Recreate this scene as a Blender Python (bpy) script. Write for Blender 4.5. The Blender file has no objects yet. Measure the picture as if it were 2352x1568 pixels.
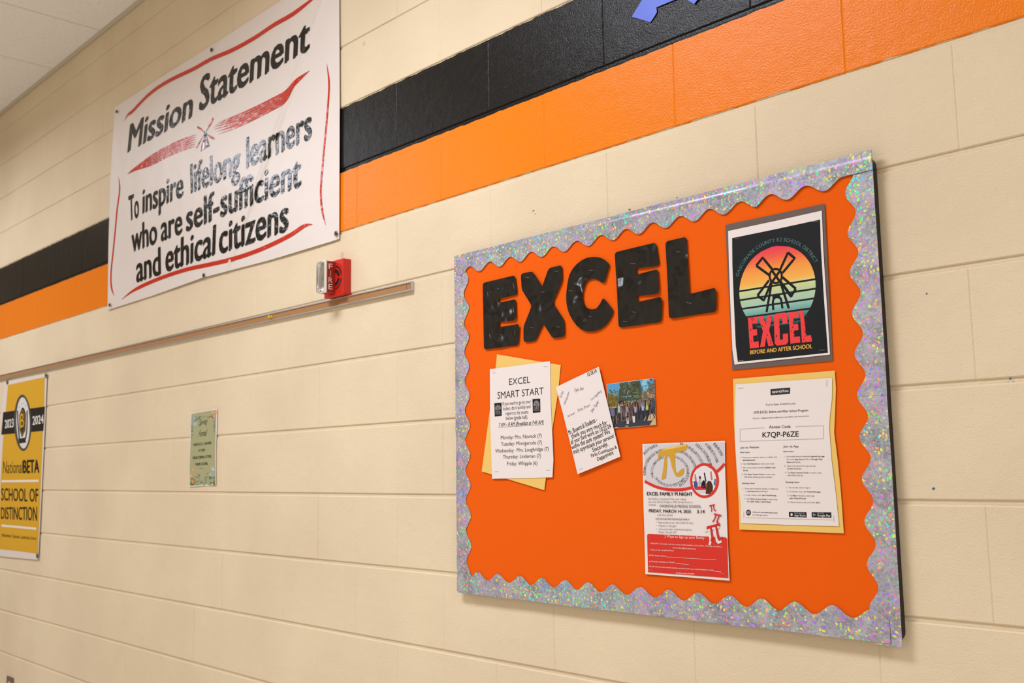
import bpy, bmesh, math, random
from mathutils import Vector, Matrix, noise
from mathutils.geometry import delaunay_2d_cdt
random.seed(7)
SC = bpy.context.scene
COL = SC.collection
Z0 = 2.4384                       # height of the black / orange joint above the floor
BW, BH = 0.4064, 0.2032           # concrete block module
# ------------------------------------------------------------------ camera
F_PX, CX, CY, CZ = 2314.52, 2.52063, -1.75937, -0.947801
YAW, PITCH, ROLL = 0.8068037, 0.1261119, -0.0152900
fw = Vector((-math.sin(YAW)*math.cos(PITCH), math.cos(YAW)*math.cos(PITCH), math.sin(PITCH)))
r0 = Vector((math.cos(YAW), math.sin(YAW), 0)); u0 = r0.cross(fw)
RT = r0*math.cos(ROLL)+u0*math.sin(ROLL); UP = -r0*math.sin(ROLL)+u0*math.cos(ROLL)
cam_d = bpy.data.cameras.new('camera'); cam = bpy.data.objects.new('camera', cam_d); COL.objects.link(cam)
cam.matrix_world = Matrix(((RT.x, UP.x, -fw.x, CX), (RT.y, UP.y, -fw.y, CY), (RT.z, UP.z, -fw.z, CZ+Z0), (0, 0, 0, 1)))
cam_d.sensor_width = 36; cam_d.lens = F_PX/2352*36; cam_d.clip_start = 0.02
cam_d.dof.use_dof = True; cam_d.dof.focus_distance = 2.1; cam_d.dof.aperture_fstop = 8.0
SC.camera = cam
# ------------------------------------------------------------------ world, exposure, lamps
w = bpy.data.worlds.new('world'); SC.world = w; w.use_nodes = True
w.node_tree.nodes['Background'].inputs[0].default_value = (1, .95, .88, 1)
w.node_tree.nodes['Background'].inputs[1].default_value = 0.3
SC.view_settings.view_transform = 'Standard'; SC.view_settings.look = 'None'
SC.view_settings.gamma = 1; SC.view_settings.use_curve_mapping = False
SC.view_settings.exposure = -0.24
CEIL = 1.126
LAMPS = [(-3.29, -1.52), (0.37, -1.52), (4.03, -1.52)]
POWER = [50, 63, 44]
for (lx, ly), pw in zip(LAMPS, POWER):
    L = bpy.data.lights.new('troffer_lamp', 'AREA'); L.shape = 'RECTANGLE'; L.size = 1.14; L.size_y = 0.54
    L.energy = pw; L.color = (.95, 1.0, 1.14); L.spread = math.radians(164)
    o = bpy.data.objects.new('troffer_lamp', L); COL.objects.link(o); o.location = (lx, ly, CEIL+Z0-0.012)

# ------------------------------------------------------------------ helpers
def lin(c):
    if isinstance(c, str):
        c = tuple(int(c[i:i+2], 16)/255 for i in (0, 2, 4))
    return tuple(((v/12.92) if v <= .04045 else ((v+.055)/1.055)**2.4) for v in c)
def mat(name, col=(.8, .8, .8), rough=.5, metal=0, **kw):
    m = bpy.data.materials.new(name); m.use_nodes = True
    b = m.node_tree.nodes['Principled BSDF']
    b.inputs['Base Color'].default_value = (*lin(col), 1)
    b.inputs['Roughness'].default_value = rough; b.inputs['Metallic'].default_value = metal
    for k, v in kw.items(): b.inputs[k.replace('_', ' ')].default_value = v
    return m
def nodes(m): return m.node_tree.nodes, m.node_tree.links, m.node_tree.nodes['Principled BSDF']
def add_bump(m, scale, dist, strength=.6, detail=2, second=None):
    n, l, b = nodes(m)
    g = n.new('ShaderNodeNewGeometry'); t = n.new('ShaderNodeTexNoise'); bp = n.new('ShaderNodeBump')
    t.inputs['Scale'].default_value = scale; t.inputs['Detail'].default_value = detail
    l.new(g.outputs['Position'], t.inputs['Vector'])
    bp.inputs['Strength'].default_value = strength; bp.inputs['Distance'].default_value = dist
    l.new(t.outputs['Fac'], bp.inputs['Height'])
    last = bp
    if second:
        t2 = n.new('ShaderNodeTexNoise'); b2 = n.new('ShaderNodeBump')
        t2.inputs['Scale'].default_value = second[0]; t2.inputs['Detail'].default_value = 2
        l.new(g.outputs['Position'], t2.inputs['Vector'])
        b2.inputs['Strength'].default_value = second[2] if len(second) > 2 else .6; b2.inputs['Distance'].default_value = second[1]
        l.new(t2.outputs['Fac'], b2.inputs['Height']); l.new(bp.outputs['Normal'], b2.inputs['Normal']); last = b2
    l.new(last.outputs['Normal'], b.inputs['Normal'])
    return m
CAM = Vector((CX, CY, CZ))
def Wp(x, y, d=0.0):
    """photo pixel -> (X, Z) on the plane d in front of the wall"""
    v = fw + RT*((x-1176)/F_PX) - UP*((y-784)/F_PX)
    t = (-d-CY)/v.y
    p = CAM+v*t
    return (p.x, p.z)
def lift(q, d0, d):
    """move a point of plane d0 to depth d along the line of sight it was measured on"""
    k = (-CY-d)/(-CY-d0)
    return (CX+(q[0]-CX)*k, -d, CZ+(q[1]-CZ)*k)
def world(p): return Vector((p[0], p[1], p[2]+Z0))
def wloc(o):
    v = Vector(o.location)
    while o.parent: o = o.parent; v += Vector(o.location)
    return v
def props(o, label=None, cat=None, group=None, kind=None):
    if label: o['label'] = label
    if cat: o['category'] = cat
    if group: o['group'] = group
    if kind: o['kind'] = kind
    return o
def empty(name, loc, label, cat, group=None):
    o = bpy.data.objects.new(name, None); COL.objects.link(o); o.location = world(loc); o.empty_display_size = .05
    return props(o, label, cat, group)
def build(name, verts, faces, m, parent=None, smooth=False, colors=None, mats=None):
    """verts in wall coordinates"""
    vs = [world(v) for v in verts]
    if parent: c = wloc(parent)
    else:
        c = sum(vs, Vector())/len(vs)
    me = bpy.data.meshes.new(name); me.from_pydata([v-c for v in vs], [], faces)
    if mats:
        for mm in mats[0]: me.materials.append(mm)
        me.polygons.foreach_set('material_index', mats[1])
    else: me.materials.append(m)
    if colors:
        a = me.color_attributes.new('ink', 'FLOAT_COLOR', 'POINT')
        for i, cc in enumerate(colors): a.data[i].color = (*cc, 1)
    if smooth: me.polygons.foreach_set('use_smooth', [True]*len(me.polygons))
    me.validate(); me.update()
    o = bpy.data.objects.new(name, me); COL.objects.link(o)
    if parent: o.parent = parent
    else: o.location = c
    return o
def bm_build(name, bm, m, parent=None, smooth=False):
    bm.normal_update()
    vs = [tuple(v.co) for v in bm.verts]; bm.verts.index_update()
    fs = [[v.index for v in f.verts] for f in bm.faces]; bm.free()
    return build(name, vs, fs, m, parent, smooth)
def box(bm, x0, x1, y0, y1, z0, z1, bev=0, seg=1):
    r = bmesh.ops.create_cube(bm, size=1)
    for v in r['verts']:
        v.co = Vector(((x0+x1)/2+v.co.x*(x1-x0), (y0+y1)/2+v.co.y*(y1-y0), (z0+z1)/2+v.co.z*(z1-z0)))
    if bev:
        es = list({e for v in r['verts'] for e in v.link_edges})
        bmesh.ops.bevel(bm, geom=es, offset=bev, segments=seg, affect='EDGES', profile=.5)
def cyl(bm, p0, p1, r0_, r1_, seg=16):
    p0, p1 = Vector(p0), Vector(p1); d = p1-p0
    q = d.to_track_quat('Z', 'Y').to_matrix().to_4x4(); q.translation = (p0+p1)/2
    bmesh.ops.create_cone(bm, cap_ends=True, segments=seg, radius1=r0_, radius2=r1_, depth=d.length, matrix=q)
def inside(pt, poly):
    x, y = pt; c = False; n = len(poly); j = n-1
    for i in range(n):
        xi, yi = poly[i]; xj, yj = poly[j]
        if (yi > y) != (yj > y) and x < (xj-xi)*(y-yi)/(yj-yi)+xi: c = not c
        j = i
    return c
def refine(poly, h):
    out = []
    for i, a in enumerate(poly):
        b = poly[(i+1) % len(poly)]; n = max(1, int(math.hypot(b[0]-a[0], b[1]-a[1])/h))
        out += [(a[0]+(b[0]-a[0])*k/n, a[1]+(b[1]-a[1])*k/n) for k in range(n)]
    return out
def fill(poly, h=None):
    """outline -> triangulated points"""
    if h: poly = refine(poly, h)
    pts = list(poly)
    if h:
        xs = [p[0] for p in poly]; ys = [p[1] for p in poly]
        nx = int((max(xs)-min(xs))/h); ny = int((max(ys)-min(ys))/h)
        for i in range(nx+1):
            for j in range(ny+1):
                p = (min(xs)+(i+.5+.5*(j % 2))*h, min(ys)+(j+.5)*h)
                if inside(p, poly) and all(inside((p[0]+a*h*.4, p[1]+b*h*.4), poly) for a, b in ((1, 0), (-1, 0), (0, 1), (0, -1))): pts.append(p)
    n = len(poly)
    r = delaunay_2d_cdt([Vector(p) for p in pts], [], [list(range(n))], 1, 1e-7)
    return [(v.x, v.y) for v in r[0]], [list(f) for f in r[2]]
def smoothpoly(pts, closed=True, n=4):
    """Catmull-Rom through the points"""
    out = []; N = len(pts)
    rng = range(N) if closed else range(N-1)
    for i in rng:
        g = (lambda k: pts[k % N]) if closed else (lambda k: pts[max(0, min(N-1, k))])
        p0, p1, p2, p3 = g(i-1), g(i), g(i+1), g(i+2)
        for k in range(n):
            t = k/n
            out.append(tuple(.5*((2*p1[c])+(-p0[c]+p2[c])*t+(2*p0[c]-5*p1[c]+4*p2[c]-p3[c])*t*t+(-p0[c]+3*p1[c]-3*p2[c]+p3[c])*t**3) for c in (0, 1)))
    if not closed: out.append(tuple(pts[-1]))
    return out
def crop(ox, oy, s): return lambda x, y: (ox+x/s, oy+y/s)

PRINT = mat('printed_ink', rough=.6, Specular_IOR_Level=.15)
def attr_color(m):
    n, l, b = nodes(m); a = n.new('ShaderNodeAttribute'); a.attribute_name = 'ink'
    l.new(a.outputs['Color'], b.inputs['Base Color']); return m
attr_color(PRINT)
VINYL_INK = attr_color(mat('vinyl_ink', rough=.17, Specular_IOR_Level=.22)); add_bump(VINYL_INK, 44, .004, .6, 3)
GLOSSY_INK = attr_color(mat('photo_ink', rough=.18))

_fc = {}
def glyphs(s, bold=0.0, shear=0.0, spacing=1.0):
    k = (s, bold, shear, spacing)
    if k in _fc: return _fc[k]
    c = bpy.data.curves.new('t', 'FONT'); c.body = s; c.offset = bold; c.shear = shear; c.space_character = spacing
    c.resolution_u = 3; c.fill_mode = 'FRONT'
    o = bpy.data.objects.new('t', c)
    me = bpy.data.meshes.new_from_object(o)
    vs = [(v.co.x, v.co.y) for v in me.vertices]; fs = [list(p.vertices) for p in me.polygons]
    bpy.data.objects.remove(o); bpy.data.meshes.remove(me); bpy.data.curves.remove(c)
    _fc[k] = (vs, fs); return _fc[k]
CAPH = max(v[1] for v in glyphs('H')[0])

def sharp_rim(o):
    cnt = {}
    for f in o.data.polygons:
        for e in f.edge_keys: cnt[e] = cnt.get(e, 0)+1
    for e in o.data.edges:
        if cnt.get(e.key, 0) == 1: e.use_edge_sharp = True
class Sheet:
    """a thin sheet in front of the wall: outline in photo pixels, depth d0 plus a bulge"""
    def __init__(s, d0, dep=None): s.d0 = d0; s.dep = dep or (lambda q: 0.0)
    def w(s, p): return Wp(p[0], p[1], s.d0)
    def p3(s, q, off=0.0): return lift(q, s.d0, s.d0+s.dep(q)+off)
    def mesh(s, name, outline, m, parent=None, h=.012, px=True, off=0.0, thick=.0002, smooth=True):
        poly = [s.w(p) for p in outline] if px else outline
        vs, fs = fill(poly, h)
        o = build(name, [s.p3(q, off) for q in vs], fs, m, parent, smooth)
        for f in o.data.polygons:
            if f.normal.y > 0: o.data.flip_normals(); break
        sharp_rim(o)
        if thick:
            md = o.modifiers.new('thickness', 'SOLIDIFY'); md.thickness = thick; md.offset = -1
        return o
class Print:
    def __init__(s, sheet, base=.0005): s.sh = sheet; s.v = []; s.f = []; s.c = []; s.base = base if sheet.d0 in (.004, .0042) else base*.36; s.lay = 0
    def _add(s, pts, fs, cols, off):
        n = len(s.v); s.v += [s.sh.p3(q, off) for q in pts]; s.f += [[i+n for i in f] for f in fs]; s.c += cols
    def off(s): s.lay += 1; return s.base+min(s.lay, 400)*(.0000015 if s.base < .0009 else .000008)
    def poly(s, pts, col, px=True, h=None, grad=None):
        q = [s.sh.w(p) for p in pts] if px else pts
        if h is None and max(max(p[k] for p in q)-min(p[k] for p in q) for k in (0, 1)) > .014: h = .007
        vs, fs = fill(q, h)
        cols = [lin(col)]*len(vs) if grad is None else [lin(grad(v)) for v in vs]
        s._add(vs, fs, cols, s.off())
    def stroke(s, pts, wid, col, px=True, smooth=True, taper=False, h=None):
        """wid in metres"""
        q = [s.sh.w(p) for p in pts] if px else list(pts)
        if not smooth or len(q) == 2: q = refine(q+q[-2:0:-1], .006)[:len(refine(q+q[-2:0:-1], .006))//2+1]
        if smooth and len(q) > 2: q = smoothpoly(q, False, 5)
        a = []; b = []; n = len(q)
        for i, p in enumerate(q):
            t = Vector(q[min(n-1, i+1)])-Vector(q[max(0, i-1)])
            if t.length < 1e-9: t = Vector((1, 0))
            t.normalize(); nn = Vector((-t.y, t.x))*wid/2
            if taper: nn *= max(.12, min(1, min(i, n-1-i)/(n*.12)))
            a.append((p[0]+nn.x, p[1]+nn.y)); b.append((p[0]-nn.x, p[1]-nn.y))
        vs = a+b; fs = [[i, i+1, n+i+1, n+i] for i in range(n-1)]
        s._add(vs, fs, [lin(col)]*len(vs), s.off())
    def ellipse(s, c, rx, ry, col, rot=0, n=28, px=True, seg=None):
        pts = []
        for k in range(n):
            t = 2*math.pi*k/n; x, y = rx*math.cos(t), ry*math.sin(t)
            pts.append((c[0]+x*math.cos(rot)-y*math.sin(rot), c[1]+x*math.sin(rot)+y*math.cos(rot)))
        s.poly(pts, col, px)
    def text(s, st, BL, BR, TL, TR=None, col='1a1a1a', bold=0.0, shear=0.0, px=True, warp=0.0, sub=None, spacing=1.0):
        """quad: ends of the baseline and the cap line"""
        vs, fs = glyphs(st, 0.0, shear, spacing)
        if not vs: return
        if TR is None: TR = (BR[0]+TL[0]-BL[0], BR[1]+TL[1]-BL[1])
        A, B, Cc, D = [(s.sh.w(p) if px else p) for p in (BL, BR, TL, TR)]
        x0 = min(v[0] for v in vs); x1 = max(v[0] for v in vs)
        def mp(v):
            u = (v[0]-x0)/(x1-x0); t = v[1]/CAPH
            q = [A[k]*(1-u)*(1-t)+B[k]*u*(1-t)+Cc[k]*(1-u)*t+D[k]*u*t for k in (0, 1)]
            if warp:
                for k in (0, 1): q[k] += warp*noise.noise(Vector((q[0]*90+k*9, q[1]*90, 3)))
            return tuple(q)
        base_vs, base_fs = vs, fs
        for sx_, sy_ in (((-bold, -bold*.45), (bold, bold*.45), (-bold*.3, bold*.45)) if bold else ((0, 0),)):
          fs = base_fs
          pts = [mp((v[0]+sx_, v[1]+sy_)) for v in base_vs]
          if sub:
              bm = bmesh.new(); bv = [bm.verts.new((p[0], p[1], 0)) for p in pts]
              for f in fs:
                  try: bm.faces.new([bv[i] for i in f])
                  except ValueError: pass
              bmesh.ops.triangulate(bm, faces=bm.faces[:])
              for _ in range(5):
                  es = [e for e in bm.edges if e.calc_length() > sub]
                  if not es: break
                  bmesh.ops.subdivide_edges(bm, edges=es, cuts=1, use_grid_fill=False)
                  bmesh.ops.triangulate(bm, faces=bm.faces[:])
              bm.verts.index_update(); pts = [(v.co.x, v.co.y) for v in bm.verts]; fs = [[v.index for v in f.verts] for f in bm.faces]; bm.free()
          s._add(pts, fs, [lin(col)]*len(pts), s.off()+.00012)
    def arc(s, st, c, r, a0, a1, size, col, bold=0, ry=1.0):
        """c, r, size in wall metres, letters from angle a0 to a1"""
        ws = []
        for ch in st:
            g = glyphs(ch)[0]; ws.append((max(v[0] for v in g)-min(v[0] for v in g)+.09) if g else .3)
        tot = sum(ws); acc = 0
        for ch, wd in zip(st, ws):
            t = (acc+wd/2)/tot; acc += wd; a = a0+(a1-a0)*t
            if ch == ' ': continue
            hw = abs(a1-a0)*r*(wd-.09)/tot/2
            R = Vector((math.cos(a), math.sin(a)*ry)); T = Vector((math.sin(a), -math.cos(a)))
            o = Vector(c)+R*r
            q = [o-T*hw, o+T*hw, o-T*hw+R*size, o+T*hw+R*size]
            s.text(ch, *[tuple(v) for v in q], col=col, bold=bold, px=False)
    def cut(s, name, parent, m=None):
        o = s.done(name, parent, m); s.v, s.f, s.c = [], [], []; return o
    def done(s, name, parent, m=None, label=None):
        o = build(name, s.v, s.f, m or PRINT, parent, colors=s.c)
        if label: o['label'] = label
        return o
def staple(sheet, a, b, parent, m=None):
    A = sheet.p3(sheet.w(a), .0006); B = sheet.p3(sheet.w(b), .0006)
    bm = bmesh.new(); cyl(bm, A, B, .0003, .0003, 6)
    d = (Vector(B)-Vector(A)).normalized()
    for P in (A, B): cyl(bm, P, Vector(P)+Vector((0, .0012, 0)), .0003, .0003, 6)
    return bm_build('staple', bm, m or STEEL, parent)
def wav(amp, fx, fz, seed=0.0):
    return lambda q: amp*(.5+.5*noise.noise(Vector((q[0]*fx+seed, q[1]*fz, seed*1.7))))

# ------------------------------------------------------------------ materials
def wall_paint():
    m = mat('painted_block', rough=.5, Specular_IOR_Level=.17); n, l, b = nodes(m)
    g = n.new('ShaderNodeNewGeometry'); sx = n.new('ShaderNodeSeparateXYZ'); l.new(g.outputs['Position'], sx.inputs[0])
    wob = n.new('ShaderNodeTexNoise'); wob.inputs['Scale'].default_value = 26; wob.inputs['Detail'].default_value = 3
    l.new(g.outputs['Position'], wob.inputs['Vector'])
    def mth(op, a, c, c2=None):
        x = n.new('ShaderNodeMath'); x.operation = op
        for i, v in enumerate((a, c) if c2 is None else (a, c, c2)):
            if isinstance(v, (int, float)): x.inputs[i].default_value = v
            else: l.new(v, x.inputs[i])
        return x.outputs[0]
    z = mth('ADD', sx.outputs['Z'], mth('MULTIPLY', mth('SUBTRACT', wob.outputs['Fac'], .5), .008))
    def ge(v): return mth('GREATER_THAN', z, Z0+v)
    isb = mth('SUBTRACT', ge(-.0085), ge(BH+.002)); iso = mth('SUBTRACT', ge(-BH+.0045), ge(-.0085))
    tone = n.new('ShaderNodeTexNoise'); tone.inputs['Scale'].default_value = 2.2; tone.inputs['Detail'].default_value = 4
    l.new(g.outputs['Position'], tone.inputs['Vector'])
    cr = n.new('ShaderNodeValToRGB'); cr.color_ramp.elements[0].color = (*lin('dfccac'), 1); cr.color_ramp.elements[1].color = (*lin('e8d6b5'), 1)
    cr.color_ramp.elements[0].position = .35; cr.color_ramp.elements[1].position = .65
    l.new(tone.outputs['Fac'], cr.inputs[0])
    def mix(f, a, c):
        x = n.new('ShaderNodeMix'); x.data_type = 'RGBA'; l.new(f, x.inputs[0]); l.new(a, x.inputs[6]); x.inputs[7].default_value = (*lin(c), 1); return x.outputs[2]
    c = mix(iso, cr.outputs[0], 'f5820e'); c = mix(isb, c, '1a1917')

    # small dark pinholes in the paint
    vo = n.new('ShaderNodeTexVoronoi'); vo.inputs['Scale'].default_value = 55; l.new(g.outputs['Position'], vo.inputs['Vector'])
    sep = n.new('ShaderNodeSeparateColor'); l.new(vo.outputs['Color'], sep.inputs[0])
    pit = mth('MULTIPLY', mth('LESS_THAN', vo.outputs['Distance'], .13), mth('GREATER_THAN', sep.outputs[0], .72))
    l.new(c, b.inputs['Base Color'])
    col = mth('ADD', isb, iso)
    rg = mth('SUBTRACT', .6, mth('MULTIPLY', col, .46)); l.new(rg, b.inputs['Roughness'])
    t1 = n.new('ShaderNodeTexNoise'); t1.inputs['Scale'].default_value = 260; t1.inputs['Detail'].default_value = 3; t1.inputs['Roughness'].default_value = .55
    t2 = n.new('ShaderNodeTexNoise'); t2.inputs['Scale'].default_value = 30; t2.inputs['Detail'].default_value = 3
    for t in (t1, t2): l.new(g.outputs['Position'], t.inputs['Vector'])
    h = mth('ADD', mth('MULTIPLY', t1.outputs['Fac'], mth('ADD', .85, mth('MULTIPLY', col, .05))), mth('MULTIPLY', t2.outputs['Fac'], 1.1))
    h = mth('SUBTRACT', h, mth('MULTIPLY', pit, 1.6))
    bp = n.new('ShaderNodeBump'); bp.inputs['Strength'].default_value = .8; bp.inputs['Distance'].default_value = .0015
    l.new(h, bp.inputs['Height']); l.new(bp.outputs['Normal'], b.inputs['Normal'])
    return m
PAINT = wall_paint()
CREAM = add_bump(mat('cream_paint', 'e8ddc8', .5), 120, .001)
STEEL = mat('steel', 'd8d8dc', .25, 1)
ALU = add_bump(mat('aluminium', 'c9cacc', .38, .85), 60, .0004)
DARK = mat('dark_metal', '3a342e', .4, .7)
TILE = mat('ceiling_tile', 'f8f3ec', .9)
def speckle(m, scale, thr, dark):
    n, l, b = nodes(m); g = n.new('ShaderNodeNewGeometry'); v = n.new('ShaderNodeTexNoise'); v.inputs['Scale'].default_value = scale; v.inputs['Detail'].default_value = 2
    l.new(g.outputs['Position'], v.inputs['Vector']); r = n.new('ShaderNodeValToRGB')
    r.color_ramp.elements[0].position = thr-.03; r.color_ramp.elements[1].position = thr
    r.color_ramp.elements[0].color = (*lin(dark), 1); r.color_ramp.elements[1].color = b.inputs['Base Color'].default_value
    l.new(v.outputs['Fac'], r.inputs[0]); l.new(r.outputs[0], b.inputs['Base Color'])
    bp = n.new('ShaderNodeBump'); bp.inputs['Distance'].default_value = .002; bp.inputs['Strength'].default_value = .6
    l.new(v.outputs['Fac'], bp.inputs['Height']); l.new(bp.outputs['Normal'], b.inputs['Normal']); return m
speckle(TILE, 140, .34, 'd8ccbc')
FLOORM = speckle(mat('floor_vinyl', 'e8e1d6', .35), 60, .35, 'd6ccbc')
BACKING = add_bump(mat('orange_bulletin_cloth', 'ed5f04', .85, 0, Specular_IOR_Level=.15), 420, .0004, .5, 2)
RUBBER = mat('black_frame_plastic', '16161a', .45)
VINYLW = add_bump(mat('white_vinyl', 'e4d9d0', .42), 14, .004, .35, 2)
PAPERW = add_bump(mat('white_paper', 'eae0da', .7), 260, .0001, .3)
PAPERY = add_bump(mat('yellow_paper', 'ecc468', .75), 260, .0002, .3)
PAPERG = add_bump(mat('grey_paper', '675850', .8), 260, .0002, .3)
PAPERB = mat('photo_stock', 'e8e4de', .3)
CUT = add_bump(mat('black_laminate', '100e0c', .2, 0, Specular_IOR_Level=.4), 20, .003, .6, 1, (11, .030, .9))
TAPE = add_bump(mat('blue_masking_tape', '4a66d8', .45), 500, .0003, .6)
CORK = add_bump(mat('tan_cork', 'a8794a', .8), 300, .0006)
RED = mat('red_plastic', 'c8200f', .38)
REDM = mat('dark_red_plate', '9c1f0e', .45)
WHITEP = mat('white_plastic', 'e6dfd0', .4)
BLACKP = mat('black_slot', '0b0806', .6)
CLEAR = mat('clear_lens', 'ffffff', .04); nodes(CLEAR)[2].inputs['Transmission Weight'].default_value = 1; nodes(CLEAR)[2].inputs['IOR'].default_value = 1.35
YEL = mat('yellow_plastic', 'd9cc20', .3)
GREY = mat('grey_metal_plate', '6f6154', .45, .3)
LENS = mat('troffer_lens', 'f4f0e8', .4)
def holo():
    m = mat('holographic_foil', '8f8d90', .32, .3); n, l, b = nodes(m)
    g = n.new('ShaderNodeNewGeometry')
    mp = n.new('ShaderNodeTexNoise'); mp.inputs['Scale'].default_value = 70; l.new(g.outputs['Position'], mp.inputs['Vector'])
    mx = n.new('ShaderNodeVectorMath'); mx.operation = 'MULTIPLY_ADD'; l.new(mp.outputs['Color'], mx.inputs[0]); mx.inputs[1].default_value = (.014,)*3; l.new(g.outputs['Position'], mx.inputs[2])
    v = n.new('ShaderNodeTexVoronoi'); v.inputs['Scale'].default_value = 155; v.inputs['Randomness'].default_value = 1; l.new(mx.outputs[0], v.inputs['Vector'])
    s = n.new('ShaderNodeSeparateColor'); l.new(v.outputs['Color'], s.inputs[0])
    big = n.new('ShaderNodeTexNoise'); big.inputs['Scale'].default_value = 7; big.inputs['Detail'].default_value = 2; l.new(g.outputs['Position'], big.inputs['Vector'])
    hm = n.new('ShaderNodeMath'); hm.operation = 'MULTIPLY_ADD'; l.new(s.outputs[0], hm.inputs[0]); hm.inputs[1].default_value = .55
    hb = n.new('ShaderNodeMath'); hb.operation = 'MULTIPLY'; l.new(big.outputs['Fac'], hb.inputs[0]); hb.inputs[1].default_value = 1.6; l.new(hb.outputs[0], hm.inputs[2])
    hr = n.new('ShaderNodeMath'); hr.operation = 'FRACT'; l.new(hm.outputs[0], hr.inputs[0])
    ramp = n.new('ShaderNodeValToRGB'); cr = ramp.color_ramp; cr.interpolation = 'LINEAR'
    cols = ['ff8a6a', 'fff660', '5aff78', '5af8ff', '78b0ff', '9070ff', 'e080ff', 'ff8a70']
    cr.elements[0].position = 0; cr.elements[0].color = (*lin(cols[0]), 1); cr.elements[1].position = 1; cr.elements[1].color = (*lin(cols[-1]), 1)
    for i, c in enumerate(cols[1:-1]): e = cr.elements.new((i+1)/7); e.color = (*lin(c), 1)
    l.new(hr.outputs[0], ramp.inputs[0])
    gt = n.new('ShaderNodeMath'); gt.operation = 'GREATER_THAN'; l.new(s.outputs[1], gt.inputs[0]); gt.inputs[1].default_value = .3
    ds = n.new('ShaderNodeMath'); ds.operation = 'LESS_THAN'; l.new(v.outputs['Distance'], ds.inputs[0]); ds.inputs[1].default_value = .4
    an = n.new('ShaderNodeMath'); an.operation = 'MULTIPLY'; l.new(gt.outputs[0], an.inputs[0]); l.new(ds.outputs[0], an.inputs[1])
    gry = n.new('ShaderNodeValToRGB'); gry.color_ramp.elements[0].color = (*lin('7a7e8c'), 1); gry.color_ramp.elements[1].color = (*lin('c6cad8'), 1)
    mtv = n.new('ShaderNodeTexVoronoi'); mtv.inputs['Scale'].default_value = 240; l.new(mx.outputs[0], mtv.inputs['Vector'])
    mts = n.new('ShaderNodeSeparateColor'); l.new(mtv.outputs['Color'], mts.inputs[0])
    mt = n.new('ShaderNodeTexNoise'); mt.inputs['Scale'].default_value = 25; mt.inputs['Detail'].default_value = 3; l.new(g.outputs['Position'], mt.inputs['Vector'])
    mm_ = n.new('ShaderNodeMix'); mm_.data_type = 'FLOAT'; mm_.inputs[0].default_value = .3; l.new(mt.outputs['Fac'], mm_.inputs[2]); l.new(mts.outputs[0], mm_.inputs[3])
    gry.color_ramp.elements[0].position = .2; gry.color_ramp.elements[1].position = .8
    l.new(mm_.outputs[0], gry.inputs[0])
    x = n.new('ShaderNodeMix'); x.data_type = 'RGBA'; l.new(an.outputs[0], x.inputs[0]); l.new(gry.outputs[0], x.inputs[6]); l.new(ramp.outputs[0], x.inputs[7])
    l.new(x.outputs[2], b.inputs['Base Color'])
    me = n.new('ShaderNodeMath'); me.operation = 'MULTIPLY_ADD'; l.new(an.outputs[0], me.inputs[0]); me.inputs[1].default_value = -.2; me.inputs[2].default_value = .4
    l.new(me.outputs[0], b.inputs['Metallic'])
    bp = n.new('ShaderNodeBump'); bp.inputs['Strength'].default_value = .5; bp.inputs['Distance'].default_value = .0009; l.new(s.outputs[2], bp.inputs['Height'])
    l.new(bp.outputs['Normal'], b.inputs['Normal'])
    b.inputs['Coat Weight'].default_value = 1; b.inputs['Coat Roughness'].default_value = .1
    return m
HOLO = holo()

# ------------------------------------------------------------------ setting
XL, XR, YB = -7.4, 6.4, -3.05
def slab(name, x0, x1, y0, y1, z0, z1, m):
    bm = bmesh.new(); box(bm, x0, x1, y0, y1, z0, z1); o = bm_build(name, bm, m); o['kind'] = 'structure'; return o
FL = -Z0
wall = slab('wall_front', XL, XR, .0036, .12, FL, CEIL+.02, PAINT)
slab('wall_back', XL, XR, YB-.1, YB, FL, CEIL+.02, CREAM)
slab('wall_left', XL-.1, XL, YB-.1, .12, FL, CEIL+.02, CREAM)
slab('wall_right', XR, XR+.1, YB-.1, .12, FL, CEIL+.02, CREAM)
slab('floor', XL-.1, XR+.1, YB-.1, .12, FL-.05, FL, FLOORM)
ceil = slab('ceiling', XL, XR, YB, 0, CEIL+.03, CEIL+.06, TILE)
tr = slab('trim_1', XL, XR, -.020, -.001, CEIL-.003, CEIL+.012, mat('wall_angle_paint', 'cfc4ae', .5))
# ceiling tiles and tees
T = .6096
bm = bmesh.new(); box(bm, .004, T-.004, -T+.004, -.004, 0, .018, .003)
tile_me = None
lampcells = {(round((lx-.3048-.37)/T), round(-(ly+1.219)/T)) for lx, ly in LAMPS}
nx0 = int(math.floor((XL+2.07)/T)); k = 0
tee = bmesh.new()
for i in range(nx0, 14):
    x = -2.07+i*T
    if x > XR-.05: break
    if x > XL: box(tee, x-.0045, x+.0045, YB+.01, -.01, CEIL+.006, CEIL+.03)
    for j in range(5):
        if x < XL or x+T > XR: continue
        cxm = x+T/2
        if j == 2 and any(abs(cxm-lx) < .62 for lx, ly in LAMPS): continue
        if tile_me is None:
            c = bm.copy()
            bmesh.ops.translate(c, verts=c.verts[:], vec=(x, -j*T, CEIL+.004))
            o = bm_build('ceiling_tile', c, TILE, ceil); k = 1
            tile_me = o.data; base = (x, j); tile0 = o
        else:
            o = tile0.copy(); COL.objects.link(o); o.parent = ceil
            o.location = Vector((x-base[0], -(j-base[1])*T, random.uniform(-.0005, .0005)))
bm.free()
for j in range(1, 6): box(tee, XL+.01, XR-.01, -j*T-.0045, -j*T+.0045, CEIL+.006, CEIL+.03)
bm_build('tee_grid', tee, mat('tee_paint', 'd2c8b8', .5), ceil)
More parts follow.
